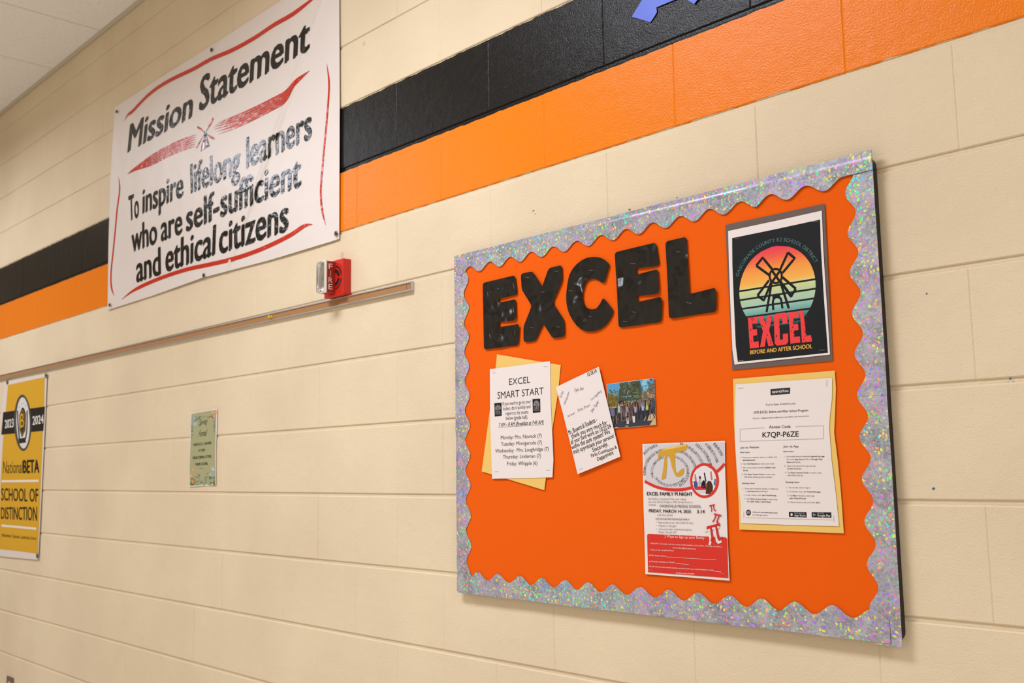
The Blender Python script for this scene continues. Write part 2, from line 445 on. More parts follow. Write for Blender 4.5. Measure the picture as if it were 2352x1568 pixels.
for i, (lx, ly) in enumerate(LAMPS):
    t = empty('ceiling_light', (lx, ly, CEIL), ['fluorescent ceiling light over the wall left of the white banner', 'fluorescent ceiling light over the bulletin board, above the frame', 'fluorescent ceiling light behind the viewer'][i], 'ceiling light', 'ceiling lights of the corridor')
    bm = bmesh.new()
    for a in ((lx-.6, lx+.6, ly-.3, ly-.28), (lx-.6, lx+.6, ly+.28, ly+.3), (lx-.6, lx-.58, ly-.28, ly+.28), (lx+.58, lx+.6, ly-.28, ly+.28)): box(bm, *a, CEIL-.004, CEIL+.03)
    bm_build('frame', bm, WHITEP, t)
    bm = bmesh.new(); box(bm, lx-.58, lx+.58, ly-.28, ly+.28, CEIL-.002, CEIL+.004); bm_build('diffuser', bm, LENS, t)
# concrete blocks
def project(p):
    d = Vector(p)-CAM; z = d.dot(fw)
    return (1176+F_PX*d.dot(RT)/z, 784-F_PX*d.dot(UP)/z) if z > .05 else (-9999, -9999)
GX, GZ = 0.0, .0080
def block_bm(bm, x0, x1, z0, z1, full=True):
    xs = [(x0, .0013), (x0+.0026, 0), (x1-.0026, 0), (x1, .0013)]
    zs = [(z0, .0034), (z0+.0007, .0014), (z0+.0026, 0), (z1-.0026, 0), (z1-.0007, .0014), (z1, .0034)]
    g = [[bm.verts.new((x, a+b, z)) for z, b in zs] for x, a in xs]
    for i in range(3):
        for j in range(5): bm.faces.new((g[i][j], g[i+1][j], g[i+1][j+1], g[i][j+1]))
rest = bmesh.new(); first = None; nb = 0
rng = random.Random(3)
for r in range(-12, 6):
    z0 = r*BH; z1 = min(z0+BH, CEIL-.001)
    ph = .5 if (r % 2 == 0) else 0.0
    # course directly above row 0 (black) has half phase; even r -> half
    n0 = int(XL/BW)-1
    for i in range(n0, 17):
        x0 = (i+ph)*BW; x1 = x0+BW
        if x0 < XL or x1 > XR: continue
        cs = [project((a, 0, c)) for a in (x0, x1) for c in (z0, z1)]
        cs += [project(((x0+x1)/2, 0, (z0+z1)/2))]
        vis = any(-60 < c[0] < 2420 and -60 < c[1] < 1630 for c in cs)
        a = (x0+GX/2, x1-GX/2, z0+GZ/2, z1-(GZ/2 if z1 == z0+BH else 0))
        if vis and z1 == z0+BH:
            if first is None:
                bm = bmesh.new(); block_bm(bm, *a); first = bm_build('block', bm, PAINT, wall); b0 = (x0, z0); o = first
            else:
                o = first.copy(); COL.objects.link(o); o.parent = wall
                o.location = Vector((x0-b0[0], rng.uniform(-.0002, .0002), z0-b0[1]))
            nb += 1
        elif vis:
            bm = bmesh.new(); block_bm(bm, *a); bm_build('block', bm, PAINT, wall); nb += 1
        else: block_bm(rest, *a)
o = bm_build('block_courses', rest, PAINT, wall); o['kind'] = 'stuff'
print('blocks', nb)

# paint patches, scuffs and specks on the wall
def blob(px, py, r, col, m, name, n=9, sq=1.0, d=.0004):
    s = Sheet(d); c = s.w((px, py)); pts = []
    for k in range(n):
        a = 2*math.pi*k/n; rr = r*random.uniform(.6, 1.1)
        pts.append((c[0]+rr*math.cos(a), c[1]+sq*rr*math.sin(a)))
    vs, fs = fill(pts)
    return build(name, [s.p3(q) for q in vs], fs, m, wall)
BLUE = mat('blue_ink_speck', '2f6f96', .6); SCUFF = mat('dark_scuff', '8a7a5c', .7); PATCH = mat('white_filler', 'e2d3b8', .6); STAIN = mat('tape_residue', 'd0bf9c', .6)
for p in ((2128, 674, .0024), (2320, 869, .0030), (2144, 1122, .0030)): blob(*p, 0, BLUE, 'ink_speck', 6)
for p in ((1225, 484, .004), (1229, 491, .003), (1446, 481, .0055), (1555, 453, .003), (2000, 404, .003)): blob(*p, 0, SCUFF, 'scuff', 7, .6)
for p in ((565, 1108, .013), (321, 1111, .011), (298, 1111, .011), (127, 1110, .012)): blob(*p, 0, PATCH, 'filler_patch', 8, .7, .0003)
for p in ((836, 100, .008), (786, 585, .013)): blob(*p, 0, STAIN, 'tape_residue', 7)

# ------------------------------------------------------------------ white mission banner
zA = crop(230, 0, 4.1263); zB = crop(230, 340, 4.1263)
c0 = Wp(738, 10, .004); c1 = Wp(533, 585, .004)
cd = (Vector(c1)-Vector(c0)); cl = cd.length; cd.normalize(); cn = Vector((-cd.y, cd.x))
def ban_dep(q):
    v = Vector(q)-Vector(c0); t = v.dot(cd); a = v.dot(cn)
    ridge = .0055*math.exp(-(a/.014)**2)*(1 if 0 < t < cl else math.exp(-((min(abs(t), abs(t-cl)))/.06)**2))
    return ridge+.006*(.5+.5*noise.noise(Vector((q[0]*2.6, q[1]*1.5, 4))))+.0012*noise.noise(Vector((q[0]*9, q[1]*6, 9)))
BS = Sheet(.004, ban_dep)
root = empty('banner', (-.98, -.004, .24), 'white vinyl mission statement banner with black lettering and red strokes', 'banner')
bo = [(264, 246), (375, 174), (485, 105), (630, 11), (779, -85), (780, 240), (779, 548), (765, 553), (620, 597), (467, 637), (350, 679), (247, 712), (249, 560), (254, 400)]
BS.mesh('vinyl_sheet', bo, VINYLW, root, h=.0095, thick=.0005)
P = Print(BS, .0012)
W = [('Mission', zA, (262, 1440), (862, 1112), (288, 1180), (885, 845)), ('Statement', zA, (940, 1050), (1975, 470), (955, 735), (1990, 150)),
     ('To', zB, (276, 690), (366, 652), (268, 460), (360, 418)), ('inspire', zB, (402, 618), (783, 458), (405, 385), (785, 212)),
     ('lifelong', zB, (862, 424), (1320, 240), (856, 158), (1322, -40)), ('learners', zB, (1388, 190), (2000, -95), (1388, -95), (2000, -400)),
     ('who', zB, (300, 985), (536, 900), (298, 748), (532, 655)), ('are', zB, (578, 882), (774, 808), (576, 638), (772, 560)),
     ('self-', zB, (818, 788), (1125, 662), (816, 535), (1122, 395)), ('sufficient', zB, (1142, 652), (1897, 360), (1142, 375), (1900, 50)),
     ('and', zB, (345, 1270), (570, 1196), (343, 1020), (566, 940)), ('ethical', zB, (622, 1172), (1082, 1010), (620, 905), (1092, 728)),
     ('citizens', zB, (1130, 1002), (1776, 780), (1130, 715), (1782, 455))]
for i, (s, z, *q) in enumerate(W):
    P.text(s, *[z(*p) for p in q], col='1b1a17', bold=.028, sub=.013)
    P.cut('lettering', root, VINYL_INK)
P = Print(BS, .0010)
R_ = 'c8321c'
P.stroke([zA(*p) for p in ((232, 1145), (255, 1095), (310, 1050), (370, 985), (450, 905), (560, 820), (700, 740), (880, 655), (1050, 560), (1250, 475), (1460, 360), (1640, 240), (1830, 130), (2000, 0), (2120, -90))], .017, R_, taper=True); P.cut('red_outline', root, VINYL_INK)
P.stroke([zB(*p) for p in ((175, 280), (183, 400), (160, 580), (140, 800), (120, 1000), (102, 1180), (105, 1310), (132, 1400))], .014, R_, taper=True); P.cut('red_outline', root, VINYL_INK)
P.stroke([zB(*p) for p in ((2147, -798), (2167, -640), (2165, -500), (2150, -300), (2115, 80), (2095, 310), (2090, 450), (2105, 600), (2137, 730))], .010, R_, taper=True); P.cut('red_outline', root, VINYL_INK)
P.stroke([zB(*p) for p in ((205, 1432), (330, 1340), (550, 1240), (800, 1155), (1000, 1110), (1200, 1065), (1400, 1005), (1600, 925), (1800, 825), (1930, 740), (2010, 722))], .016, R_, taper=True); P.cut('red_outline', root, VINYL_INK)
P = Print(BS, .0010)
for k in range(6):
    t = k/5
    P.stroke([zA(258, 1648), zA(330, 1590+22*t), zA(480, 1478+85*t), zA(640, 1385+95*t), zA(770, 1325+100*t), zA(912-12*t, 1275+108*t)], .0060, R_, taper=True)
    P.stroke([zA(1120-60*(1-abs(2*t-1)), 1162+108*t), zA(1280, 1100+110*t), zA(1450, 1025+108*t), zA(1620, 940+105*t), zA(1750, 868+100*t), zA(1825, 785+45*t), zA(1880, 738+30*t), zA(1985, 668)], .0064, R_, taper=True)
P.done('red_stripes', root, VINYL_INK)['kind'] = 'stuff'
P = Print(BS, .0013)
P.poly([zA(*p) for p in ((985, 1245), (1005, 1248), (1012, 1300), (1036, 1385), (1000, 1400), (950, 1437), (962, 1370), (985, 1300))], '22201e')
P.poly([zA(*p) for p in ((975, 1345), (990, 1340), (985, 1412), (962, 1425))], 'c9c6cc'); P.poly([zA(*p) for p in ((1006, 1330), (1022, 1370), (1005, 1380))], 'd9d6dc')
P.poly([zA(*p) for p in ((990, 1290), (1000, 1290), (1004, 1400), (990, 1405))], R_)
for q in (((1065, 1112), (1077, 1122), (1038, 1202), (1022, 1194)), ((922, 1193), (967, 1222), (960, 1236), (920, 1212)), ((1035, 1278), (1084, 1308), (1076, 1326), (1028, 1296)), ((905, 1408), (916, 1402), (952, 1338), (943, 1334))):
    P.poly([zA(*p) for p in q], R_)
P.stroke([zA(1030, 1200), zA(940, 1345)], .003, '4a4540'); P.stroke([zA(962, 1232), zA(1032, 1288)], .003, '4a4540')
P.done('windmill_emblem', root, VINYL_INK)
def grommet(px, py, parent, d=.013, r=.008):
    c = Sheet(d).w((px, py)); x, y, z = c[0], -d, c[1]
    bm = bmesh.new()
    n = 18
    ring = []
    for i in range(n):
        a = 2*math.pi*i/n
        ring.append([bm.verts.new((x+rr*math.cos(a), y-dy, z+rr*math.sin(a))) for rr, dy in ((r, -.001), (r*.95, .0007), (r*.75, .001), (r*.55, .0003), (r*.5, -.001))])
    for i in range(n):
        for k in range(4): bm.faces.new((ring[i][k], ring[(i+1) % n][k], ring[(i+1) % n][k+1], ring[i][k+1]))
    g = bm_build('grommet', bm, ALUD, parent, True)
    bm = bmesh.new(); cyl(bm, (x, y+.006, z), (x, y-.0008, z), .0025, .0036, 10)
    bm_build('screw', bm, DARK, g)
ALUD = mat('dull_grommet', '5c574f', .35, .8)
for p in ((267, 256), (485, 114), (467, 632), (251, 700), (771, 536), (771, -68)): grommet(*p, root)

# ------------------------------------------------------------------ gold banner at the left edge
zC = crop(0, 840, 3.408)
GS = Sheet(.0042, lambda q: .003*(.5+.5*noise.noise(Vector((q[0]*3, q[1]*3, 1)))))
root = empty('banner', (-2.9, -.004, -.9), 'gold and black school of distinction banner at the left edge', 'banner')
GS.mesh('vinyl_sheet', [(12, 876), (60, 867), (108, 857), (104, 960), (98, 1080), (88, 1285), (40, 1281), (-8, 1276), (-6, 1150), (-1, 1000), (4, 930)], VINYLW, root, h=.02, thick=.0005)
P = Print(GS, .0006)
P.poly([zC(*p) for p in ((62, 150), (205, 118), (350, 88), (345, 320), (335, 520), (315, 1000), (296, 1470), (150, 1450), (-12, 1432), (-5, 1200), (5, 900), (22, 600), (45, 350))], 'd8a52c', h=.03)
P.done('gold_field', root)
P = Print(GS, .0010)
P.poly([zC(*p) for p in ((25, 362), (190, 340), (351, 318), (339, 508), (170, 524), (10, 538))], '26221d', h=.03)
P.ellipse(zC(178, 445), 20, 65, '4b4844', rot=-.02); P.ellipse(zC(180, 446), 15.5, 59, 'dcd6d2', rot=-.02)
P.poly([zC(*p) for p in ((150, 385), (172, 325), (188, 330), (203, 375), (200, 500), (172, 562), (152, 500))], '2b2721')
P.stroke([zC(*p) for p in ((138, 350), (140, 430), (145, 500), (152, 570))], .018, '2b2721'); P.stroke([zC(*p) for p in ((212, 350), (212, 430), (210, 500), (200, 570))], .018, '3c342c')
P.poly([zC(*p) for p in ((143, 570), (200, 560), (203, 600), (150, 608))], '2b2721')
P.stroke([zC(*p) for p in ((157, 390), (175, 345), (193, 385), (192, 490), (172, 540), (158, 490), (157, 390))], .004, 'b58a2c', smooth=False)
for p in ((150, 325), (167, 298), (185, 292), (200, 312)): P.ellipse(zC(*p), .7, 1.5, '4b4844', n=8)
P.text('B', zC(160, 485), zC(187, 478), zC(160, 375), zC(187, 370), 'd8a52c', bold=.01)
P.cut('crest', root); P.text('2023', zC(38, 488), zC(106, 478), zC(38, 425), zC(106, 412), 'e8e2da', bold=.02)
P.cut('lettering', root); P.text('2024', zC(255, 462), zC(340, 448), zC(255, 396), zC(340, 382), 'e8e2da', bold=.02)
P.cut('lettering', root); P.text('National', zC(22, 840), zC(176, 838), zC(26, 745), zC(180, 742), '4a3a18')
P.text('BETA', zC(182, 838), zC(306, 836), zC(181, 740), zC(304, 735), '241d12', bold=.04)
P.cut('lettering', root); P.poly([zC(*p) for p in ((12, 893), (303, 890), (302, 908), (12, 912))], 'eadfd0')
P.text('SCHOOL OF', zC(10, 1052), zC(298, 1064), zC(10, 958), zC(298, 962), '241d12', bold=.015)
P.cut('lettering', root); P.text('DISTINCTION', zC(8, 1195), zC(288, 1212), zC(8, 1108), zC(290, 1103), '241d12', bold=.015)
P.cut('lettering', root); P.poly([zC(*p) for p in ((12, 1240), (285, 1265), (284, 1283), (12, 1258))], 'eadfd0')
P.text('Achievement. Character. Leadership. Service', zC(12, 1335), zC(284, 1362), zC(12, 1308), zC(284, 1338), '6a4c1c')
P.done('lettering', root)
for p in ((16, 877), (105, 862), (85, 1276)): grommet(*p, root, d=.010, r=.012)

# ------------------------------------------------------------------ small green flyer
zF = crop(410, 920, 7.464)
FS = Sheet(.0015, lambda q: .003*(.5+.5*noise.noise(Vector((q[0]*9, q[1]*7, 5)))))
root = empty('flyer', (-.97, -.002, -.85), 'small sage green spring formal flyer with painted flowers', 'flyer')
FS.mesh('paper', [zF(*p) for p in ((215, 212), (440, 172), (665, 128), (655, 500), (640, 900), (642, 1200), (642, 1448), (400, 1460), (182, 1476), (178, 1150), (192, 850), (205, 500))], PAPERW, root, h=.012)
P = Print(FS, .0005)
P.poly([zF(*p) for p in ((222, 224), (440, 186), (650, 152), (640, 500), (626, 900), (630, 1200), (632, 1428), (400, 1442), (192, 1458), (188, 1150), (200, 850), (213, 500))], 'aaa97f', h=.012)
P.done('green_field', root)
P = Print(FS, .0010)
rr = random.Random(5)
def flowers(cx, cy, sx, sy, n, cols):
    for _ in range(n):
        a = rr.uniform(0, 6.28); x = cx+rr.gauss(0, sx); y = cy+rr.gauss(0, sy)
        x = max(232 if y < 1100 else 222, min(612, x)); y = max(215, min(1440, y))
        if y < 225+(640-x)*.16: y += 60
        L_ = rr.uniform(12, 34); q = [(x-L_*math.cos(a), y-L_*math.sin(a)), (x+6*math.sin(a), y-8*math.cos(a)), (x+L_*math.cos(a), y+L_*math.sin(a)), (x-6*math.sin(a), y+8*math.cos(a))]
        P.poly([zF(*p) for p in q], rr.choice(cols))
GR = ['5d7a5e', '6f8a78', '4f6b62', '7f9478', '8a9c86']
flowers(330, 260, 70, 30, 26, GR); flowers(580, 230, 45, 35, 20, GR); flowers(215, 470, 12, 60, 12, GR); flowers(625, 450, 14, 60, 12, GR)
flowers(225, 1400, 40, 50, 26, ['4f7040', '5d7a4e', '6a8a5a']); flowers(320, 1370, 40, 60, 22, GR); flowers(470, 1350, 40, 60, 20, GR); flowers(585, 1380, 35, 60, 26, ['4f7040', '6f8a58'])
for x, y, c in ((265, 300, 'a9b8d8'), (285, 400, 'b4c4e4'), (218, 405, 'aab6d8'), (240, 330, '8ba0c8'), (640, 200, 'f09a6a'), (610, 265, 'f0a070'), (552, 308, 'ee9a66'), (590, 195, 'f2a880'),
                (248, 1185, 'f0a274'), (215, 1285, 'f0a880'), (260, 1300, 'ee8f56'), (240, 1390, 'ee8a44'), (580, 1160, 'b4c0e0'), (548, 1265, 'b0bcdc'), (615, 1270, '98a8d4'), (600, 1180, 'c0cae6')):
    P.ellipse(zF(x, y), 2.2, 3.8, c, rot=rr.uniform(-.4, .4), n=9)
P.text('Spring', zF(345, 425), zF(495, 385), zF(350, 330), zF(500, 300), '4f573c', shear=.5)
P.cut('lettering', root); P.text('Formal', zF(345, 615), zF(485, 600), zF(350, 510), zF(492, 490), '4f573c', shear=.5)
P.cut('lettering', root); P.text('MARCH 21, 5:30-8:00', zF(258, 778), zF(560, 742), zF(256, 734), zF(558, 696), '3c4030', bold=.02)
P.cut('lettering', root); P.text('AT OMS', zF(340, 877), zF(450, 865), zF(340, 833), zF(450, 822), '3c4030', bold=.02)
P.cut('lettering', root); P.text('WEAR FORMAL ATTIRE', zF(240, 1004), zF(560, 975), zF(240, 958), zF(560, 928), '3c4030', bold=.02)
P.cut('lettering', root); P.text('THEME: FLORAL', zF(282, 1115), zF(506, 1096), zF(280, 1070), zF(505, 1050), '3c4030', bold=.02)
P.stroke([zF(355, 1162), zF(435, 1158)], .0008, '3c4030')
P.done('lettering', root)

# ------------------------------------------------------------------ display rail with cork insert
RS = Sheet(0.0)
a = Wp(0, 861, 0); b = Wp(945, 648, 0)
rx0, rx1 = -4.3, .283
def rz(x): return b[1]+(a[1]-b[1])*(b[0]-x)/(b[0]-a[0])*.75
root = empty('display_rail', (-1.5, 0, rz(-1.5)), 'thin aluminium display rail with cork strip under the white banner', 'display rail')
def rail(name, zt, zb, y0, y1, m, x0=rx0, x1=rx1, parent=None):
    vs = [(x, y, rz(x)+z) for x in (x0, x1) for y in (y0, y1) for z in (zt, zb)]
    fs = [[0, 1, 3, 2], [4, 6, 7, 5], [0, 4, 5, 1], [2, 3, 7, 6], [0, 2, 6, 4], [1, 5, 7, 3]]
    return build(name, vs, fs, m, parent or root)
rail('back_channel', 0, -.026, -.0003, -.004, ALU)
rail('top_lip', 0, -.0035, -.004, -.011, ALU); rail('bottom_lip', -.0225, -.026, -.004, -.011, ALU)
rail('cork_strip', -.0037, -.0223, -.004, -.0085, CORK, rx0, Wp(309, 800, .008)[0]-.001)
rail('cork_strip', -.0037, -.0223, -.004, -.0085, CORK, Wp(309, 800, .008)[0]+.001, Wp(934, 658, .008)[0]-.0007)
rail('cork_strip', -.0037, -.0223, -.004, -.0083, CORK, Wp(934, 658, .008)[0]+.0007, rx1-.006)
rail('end_cap', .0004, -.0264, -.0003, -.0112, ALU, rx1-.001, rx1+.0015)
px_, pz_ = Wp(622, 727, .012)
root = empty('push_pin', (px_, -.0086, pz_), 'small yellow push pin stuck in the cork rail', 'push pin')
bm = bmesh.new(); cyl(bm, (px_, -.0088, pz_), (px_, -.0115, pz_), .0052, .0048, 14); cyl(bm, (px_, -.0115, pz_), (px_, -.019, pz_), .0026, .0034, 12); cyl(bm, (px_, -.019, pz_), (px_, -.0215, pz_), .0048, .0044, 14)
bm_build('head', bm, YEL, root, False)
bm = bmesh.new(); cyl(bm, (px_, -.0088, pz_), (px_, -.004, pz_), .0006, .0003, 6); bm_build('needle', bm, STEEL, root)

# ------------------------------------------------------------------ fire alarm
root = empty('fire_alarm', (-.08, 0, -.35), 'red fire alarm with clear strobe above the cork rail', 'fire alarm')
bm = bmesh.new(); box(bm, -.133, -.028, -.030, -.0003, -.409, -.296, .003, 2); bm_build('housing', bm, RED, root)
bm = bmesh.new(); box(bm, -.110, -.0705, -.064, -.0295, -.400, -.3015, .0012, 1); bm_build('strobe_mount', bm, REDM, root)
bm = bmesh.new(); box(bm, -.110, -.0700, -.0655, -.060, -.4012, -.3003, .0006); bm_build('white_bezel', bm, WHITEP, root)
bm = bmesh.new(); box(bm, -.1085, -.0760, -.0765, -.0656, -.3985, -.303, .005, 3); bm_build('strobe_lens', bm, CLEAR, root, True)
bm = bmesh.new()
for i in range(7):
    a0, a1 = math.pi*i/7, math.pi*(i+1)/7
    f = [bm.verts.new((x_, -.0745+.0075*math.sin(a_), -.351+s_)) for a_ in (a0, a1) for x_, s_ in ((-.0920+.012*math.cos(a_), -.034), (-.0920+.012*math.cos(a_), .034))]
    bm.faces.new((f[0], f[1], f[3], f[2]))
bm_build('reflector', bm, mat('chrome_reflector', 'e8e8ec', .08, 1), root, True)
bm = bmesh.new(); cyl(bm, (-.092, -.0725, -.378), (-.092, -.0725, -.324), .0022, .0022, 12); bm_build('flash_tube', bm, mat('tube_glass', 'd8d8dc', .1), root, True)
# sounder grille on the front face: two slotted half rings
def ring_seg(cx_, cz_, r_in, r_out, t0, t1, d, n=10):
    a = [(cx_+r*math.cos(math.radians(t)), -d, cz_+r*math.sin(math.radians(t))) for r in (r_in, r_out) for t in [t0+(t1-t0)*k/n for k in range(n+1)]]
    return a, [[i, i+1, n+2+i, n+1+i] for i in range(n)]
gv, gf = [], []
for ri, ro in ((.0335, .0385), (.016, .0275)):
    for t0, t1 in ((8, 82), (-82, -8)):
        v, f = ring_seg(-.0735, -.352, ri, ro, t0, t1, .0304); k = len(gv); gv += v; gf += [[i+k for i in q] for q in f]
build('sounder_grille', gv, gf, BLACKP, root)
# FIRE lettering on the side of the strobe mount, letters stacked
gv, gf = [], []
for i, ch in enumerate('FIRE'):
    vs, fs = glyphs(ch); x0 = min(v[0] for v in vs); x1 = max(v[0] for v in vs)
    wd = .0145 if ch != 'I' else .0016
    ct = -.0475; z0 = -.3265-.0205*i-(.002 if i else 0)
    k = len(gv)
    for v in vs:
        u = (v[0]-x0)/(x1-x0)-.5
        gv.append((-.06985, -(.0475-u*-wd*-1) if False else -(-ct)-(-u*wd)*1.0, z0+v[1]/CAPH*.0165))
    gf += [[j+k for j in f] for f in fs]
build('lettering', gv, gf, mat('white_print', 'e8dcd0', .5), root)

# ------------------------------------------------------------------ blue tape
zT = crop(1400, 0, 7.84)
def tape(pts, label, d=.0012):
    S = Sheet(d, lambda q: .0018*(.5+.5*noise.noise(Vector((q[0]*22, q[1]*22, 2)))))
    o = S.mesh('tape_strip', [zT(*p) for p in pts], TAPE, None, h=.006, thick=.0002)
    props(o, label, 'tape', 'blue tape on the black stripe')
tape(((745, -330), (590, -10), (400, 300), (735, 402), (800, 310), (852, 218), (838, 90), (830, 0), (905, -160), (985, -330)), 'blue tape strip with folded end on the black stripe, leftmost of three')
tape(((835, -150), (828, 0), (843, 132), (1165, 0), (1700, -215), (1660, -380), (1200, -250)), 'blue tape strip slanting up right across the leftmost tape strip', .0022)
tape(((1290, -170), (1400, 0), (1522, 72), (1580, 0), (1700, -170), (1640, -330), (1420, -330)), 'blue tape strip showing only its tip, rightmost of three', .0032)

# ------------------------------------------------------------------ wall outlet, bottom left
root = empty('outlet', (-2.95, 0, -1.99), 'dark steel outlet cover low on the wall at the bottom left corner', 'outlet')
ox0, oz0 = Wp(15.5, 1551, .004)
bm = bmesh.new(); box(bm, ox0, ox0+.098, -.005, -.0003, oz0-.118, oz0, .002); bm_build('cover_plate', bm, GREY, root)
for k in (0, 1):
    zc = oz0-.036-.046*k; xc = ox0+.049
    bm = bmesh.new(); box(bm, xc-.017, xc+.017, -.0075, -.0045, zc-.014, zc+.014, .004, 2); so = bm_build('socket', bm, mat('ivory_socket', 'cbb896', .5), root)
    bm = bmesh.new(); box(bm, xc-.008, xc-.006, -.0078, -.007, zc-.004, zc+.006); box(bm, xc+.006, xc+.008, -.0078, -.007, zc-.004, zc+.006); cyl(bm, (xc, -.007, zc-.008), (xc, -.0078, zc-.008), .0022, .0022, 8)
    bm_build('slot', bm, BLACKP, so)
bm = bmesh.new(); cyl(bm, (ox0+.049, -.0045, oz0-.059), (ox0+.049, -.0062, oz0-.059), .004, .0034, 12); bm_build('screw', bm, ALUD, root)

# ------------------------------------------------------------------ bulletin board
BX0, BX1, BZ0, BZ1 = .4835, 1.6755, -1.2610, -.3775
root = empty('bulletin_board', ((BX0+BX1)/2, -.008, (BZ0+BZ1)/2), 'black framed bulletin board covered in orange cloth on the cream wall', 'bulletin board')
def rrect(x0, x1, z0, z1, r, n=6):
    out = []
    for cx_, cz_, a in ((x1-r, z1-r, 0), (x0+r, z1-r, 90), (x0+r, z0+r, 180), (x1-r, z0+r, 270)):
        out += [(cx_+r*math.cos(math.radians(a+90*k/n)), cz_+r*math.sin(math.radians(a+90*k/n))) for k in range(n+1)]
    return out
def prism(name, outer, y0, y1, m, parent, inner=None, smooth=False):
    bm = bmesh.new(); n = len(outer)
    A = [bm.verts.new((p[0], y0, p[1])) for p in outer]; B = [bm.verts.new((p[0], y1, p[1])) for p in outer]
    for i in range(n): bm.faces.new((A[i], A[(i+1) % n], B[(i+1) % n], B[i]))
    if inner:
        C = [bm.verts.new((p[0], y0, p[1])) for p in inner]; D = [bm.verts.new((p[0], y1, p[1])) for p in inner]
        for i in range(n):
            j = (i+1) % n
            bm.faces.new((C[j], C[i], D[i], D[j])); bm.faces.new((A[j], A[i], C[i], C[j])); bm.faces.new((B[i], B[j], D[j], D[i]))
    else: bm.faces.new(A[::-1]); bm.faces.new(B)
    bmesh.ops.recalc_face_normals(bm, faces=bm.faces[:])
    return bm_build(name, bm, m, parent, smooth)
prism('frame', rrect(BX0, BX1, BZ0, BZ1, .020), -.0003, -.0172, RUBBER, root, rrect(BX0+.022, BX1-.022, BZ0+.022, BZ1-.022, .004))
prism('cloth_panel', rrect(BX0+.0225, BX1-.0225, BZ0+.0225, BZ1-.0225, .003), -.001, -.0165, BACKING, root)

# scalloped holographic border
def strip(axis, s0, s1, tips, outer, sgn, label, d, seed, name='border_strip', flat=None, outer1=None, crease=(.0016, .006)):
    """axis 'x': runs along X, outer edge at Z=outer, scallops towards sgn; 'z' the other way round"""
    tips = sorted(tips); N = int((s1-s0)/.004)
    per = .0765
    def width(s):
        t = tips
        if s <= t[0]: ph = (s-t[0])/per
        elif s >= t[-1]: ph = (s-t[-1])/per
        else:
            for i in range(len(t)-1):
                if t[i] <= s <= t[i+1]: ph = (s-t[i])/(t[i+1]-t[i]); break
        c = math.cos(2*math.pi*ph)
        if flat and s > flat: c = -1
        return .0478+.0096*c
    ed = []; inn = []
    for k in range(N+1):
        s = s0+(s1-s0)*k/N
        ou = outer if outer1 is None else outer+(outer1-outer)*(s-.4825)/1.194
        o_ = ou+.0012*noise.noise(Vector((s*6, seed, 0)))
        ed.append((s, o_)); inn.append((s, ou+sgn*width(s)))
    pts = ed+inn[::-1]
    if axis == 'z': pts = [(p[1], p[0]) for p in pts]
    def dep(q):
        s, a = (q[0], q[1]) if axis == 'x' else (q[1], q[0])
        e = abs(a-outer)
        return .0012*(.5+.5*noise.noise(Vector((s*14+seed, e*10, seed))))+crease[0]*math.exp(-((e-.013)/crease[1])**2)*(.5+.5*noise.noise(Vector((s*5, seed, 7))))
    S = Sheet(d, dep)
    vs, fs = fill(pts, None) if False else fill(pts, .0031)
    # keep real shape: no line-of-sight shift here
    o = build(name, [(q[0], -(d+dep(q)), q[1]) for q in vs], fs, HOLO, None, True)
    for f in o.data.polygons:
        if f.normal.y > 0: o.data.flip_normals(); break
    sharp_rim(o)
    md = o.modifiers.new('thickness', 'SOLIDIFY'); md.thickness = .0003; md.offset = -1
    props(o, label, 'border trim', 'holographic scalloped border strips')
    return o
OT, OB, OL, OR = -.3715, -1.2625, .4825, 1.6768
TT = [.5853, .6640, .7392, .8157, .8918, .9699, 1.0465, 1.1225, 1.198, 1.2739, 1.3491, 1.4276]
lt = [-.4439-.0776*k for k in range(11)]; rt_ = [-.4415-.0763*k for k in range(11)]
bt = [.5651, .6393, .7200, .7943, .8709, .9424, 1.0159, 1.0941, 1.1712, 1.2458, 1.3239, 1.398, 1.4704, 1.5484, 1.6255]
zs1 = Wp(1045, 995, .018)[1]; zs2 = Wp(2040, 906, .018)[1]
strip('z', OB+.004, zs1+.02, lt, OL, 1, 'holographic border strip, lower half of the board left edge', .0172, 1.3)
strip('z', zs1, OT-.002, lt, OL, 1, 'holographic border strip, upper half of the board left edge', .0178, 2.3)
strip('z', OB-.004, zs2+.02, rt_, OR, -1, 'holographic border strip, lower half of the board right edge', .0172, 3.3)
strip('z', zs2, OT+.003, rt_, OR, -1, 'holographic border strip, upper half of the board right edge', .0178, 4.3)
strip('x', OL+.001, 1.4285, TT, -.3742, -1, 'holographic border strip along the board top, longer left piece', .0188, 5.3, outer1=-.3695, crease=(.0023, .0030))
strip('x', 1.4215, OR+.0005, [1.4215, 1.4980, 1.5789], -.3742, -1, 'holographic border strip along the board top, short right piece', .0196, 6.3, flat=1.6171, outer1=-.3695, crease=(.0023, .0030))
strip('x', OL+.004, 1.3975, bt[:12], OB, 1, 'holographic border strip along the board bottom, longer left piece', .0181, 7.3)
strip('x', 1.3965, 1.6560, bt[11:], OB, 1, 'holographic border strip along the board bottom, short right piece', .0186, 8.3)

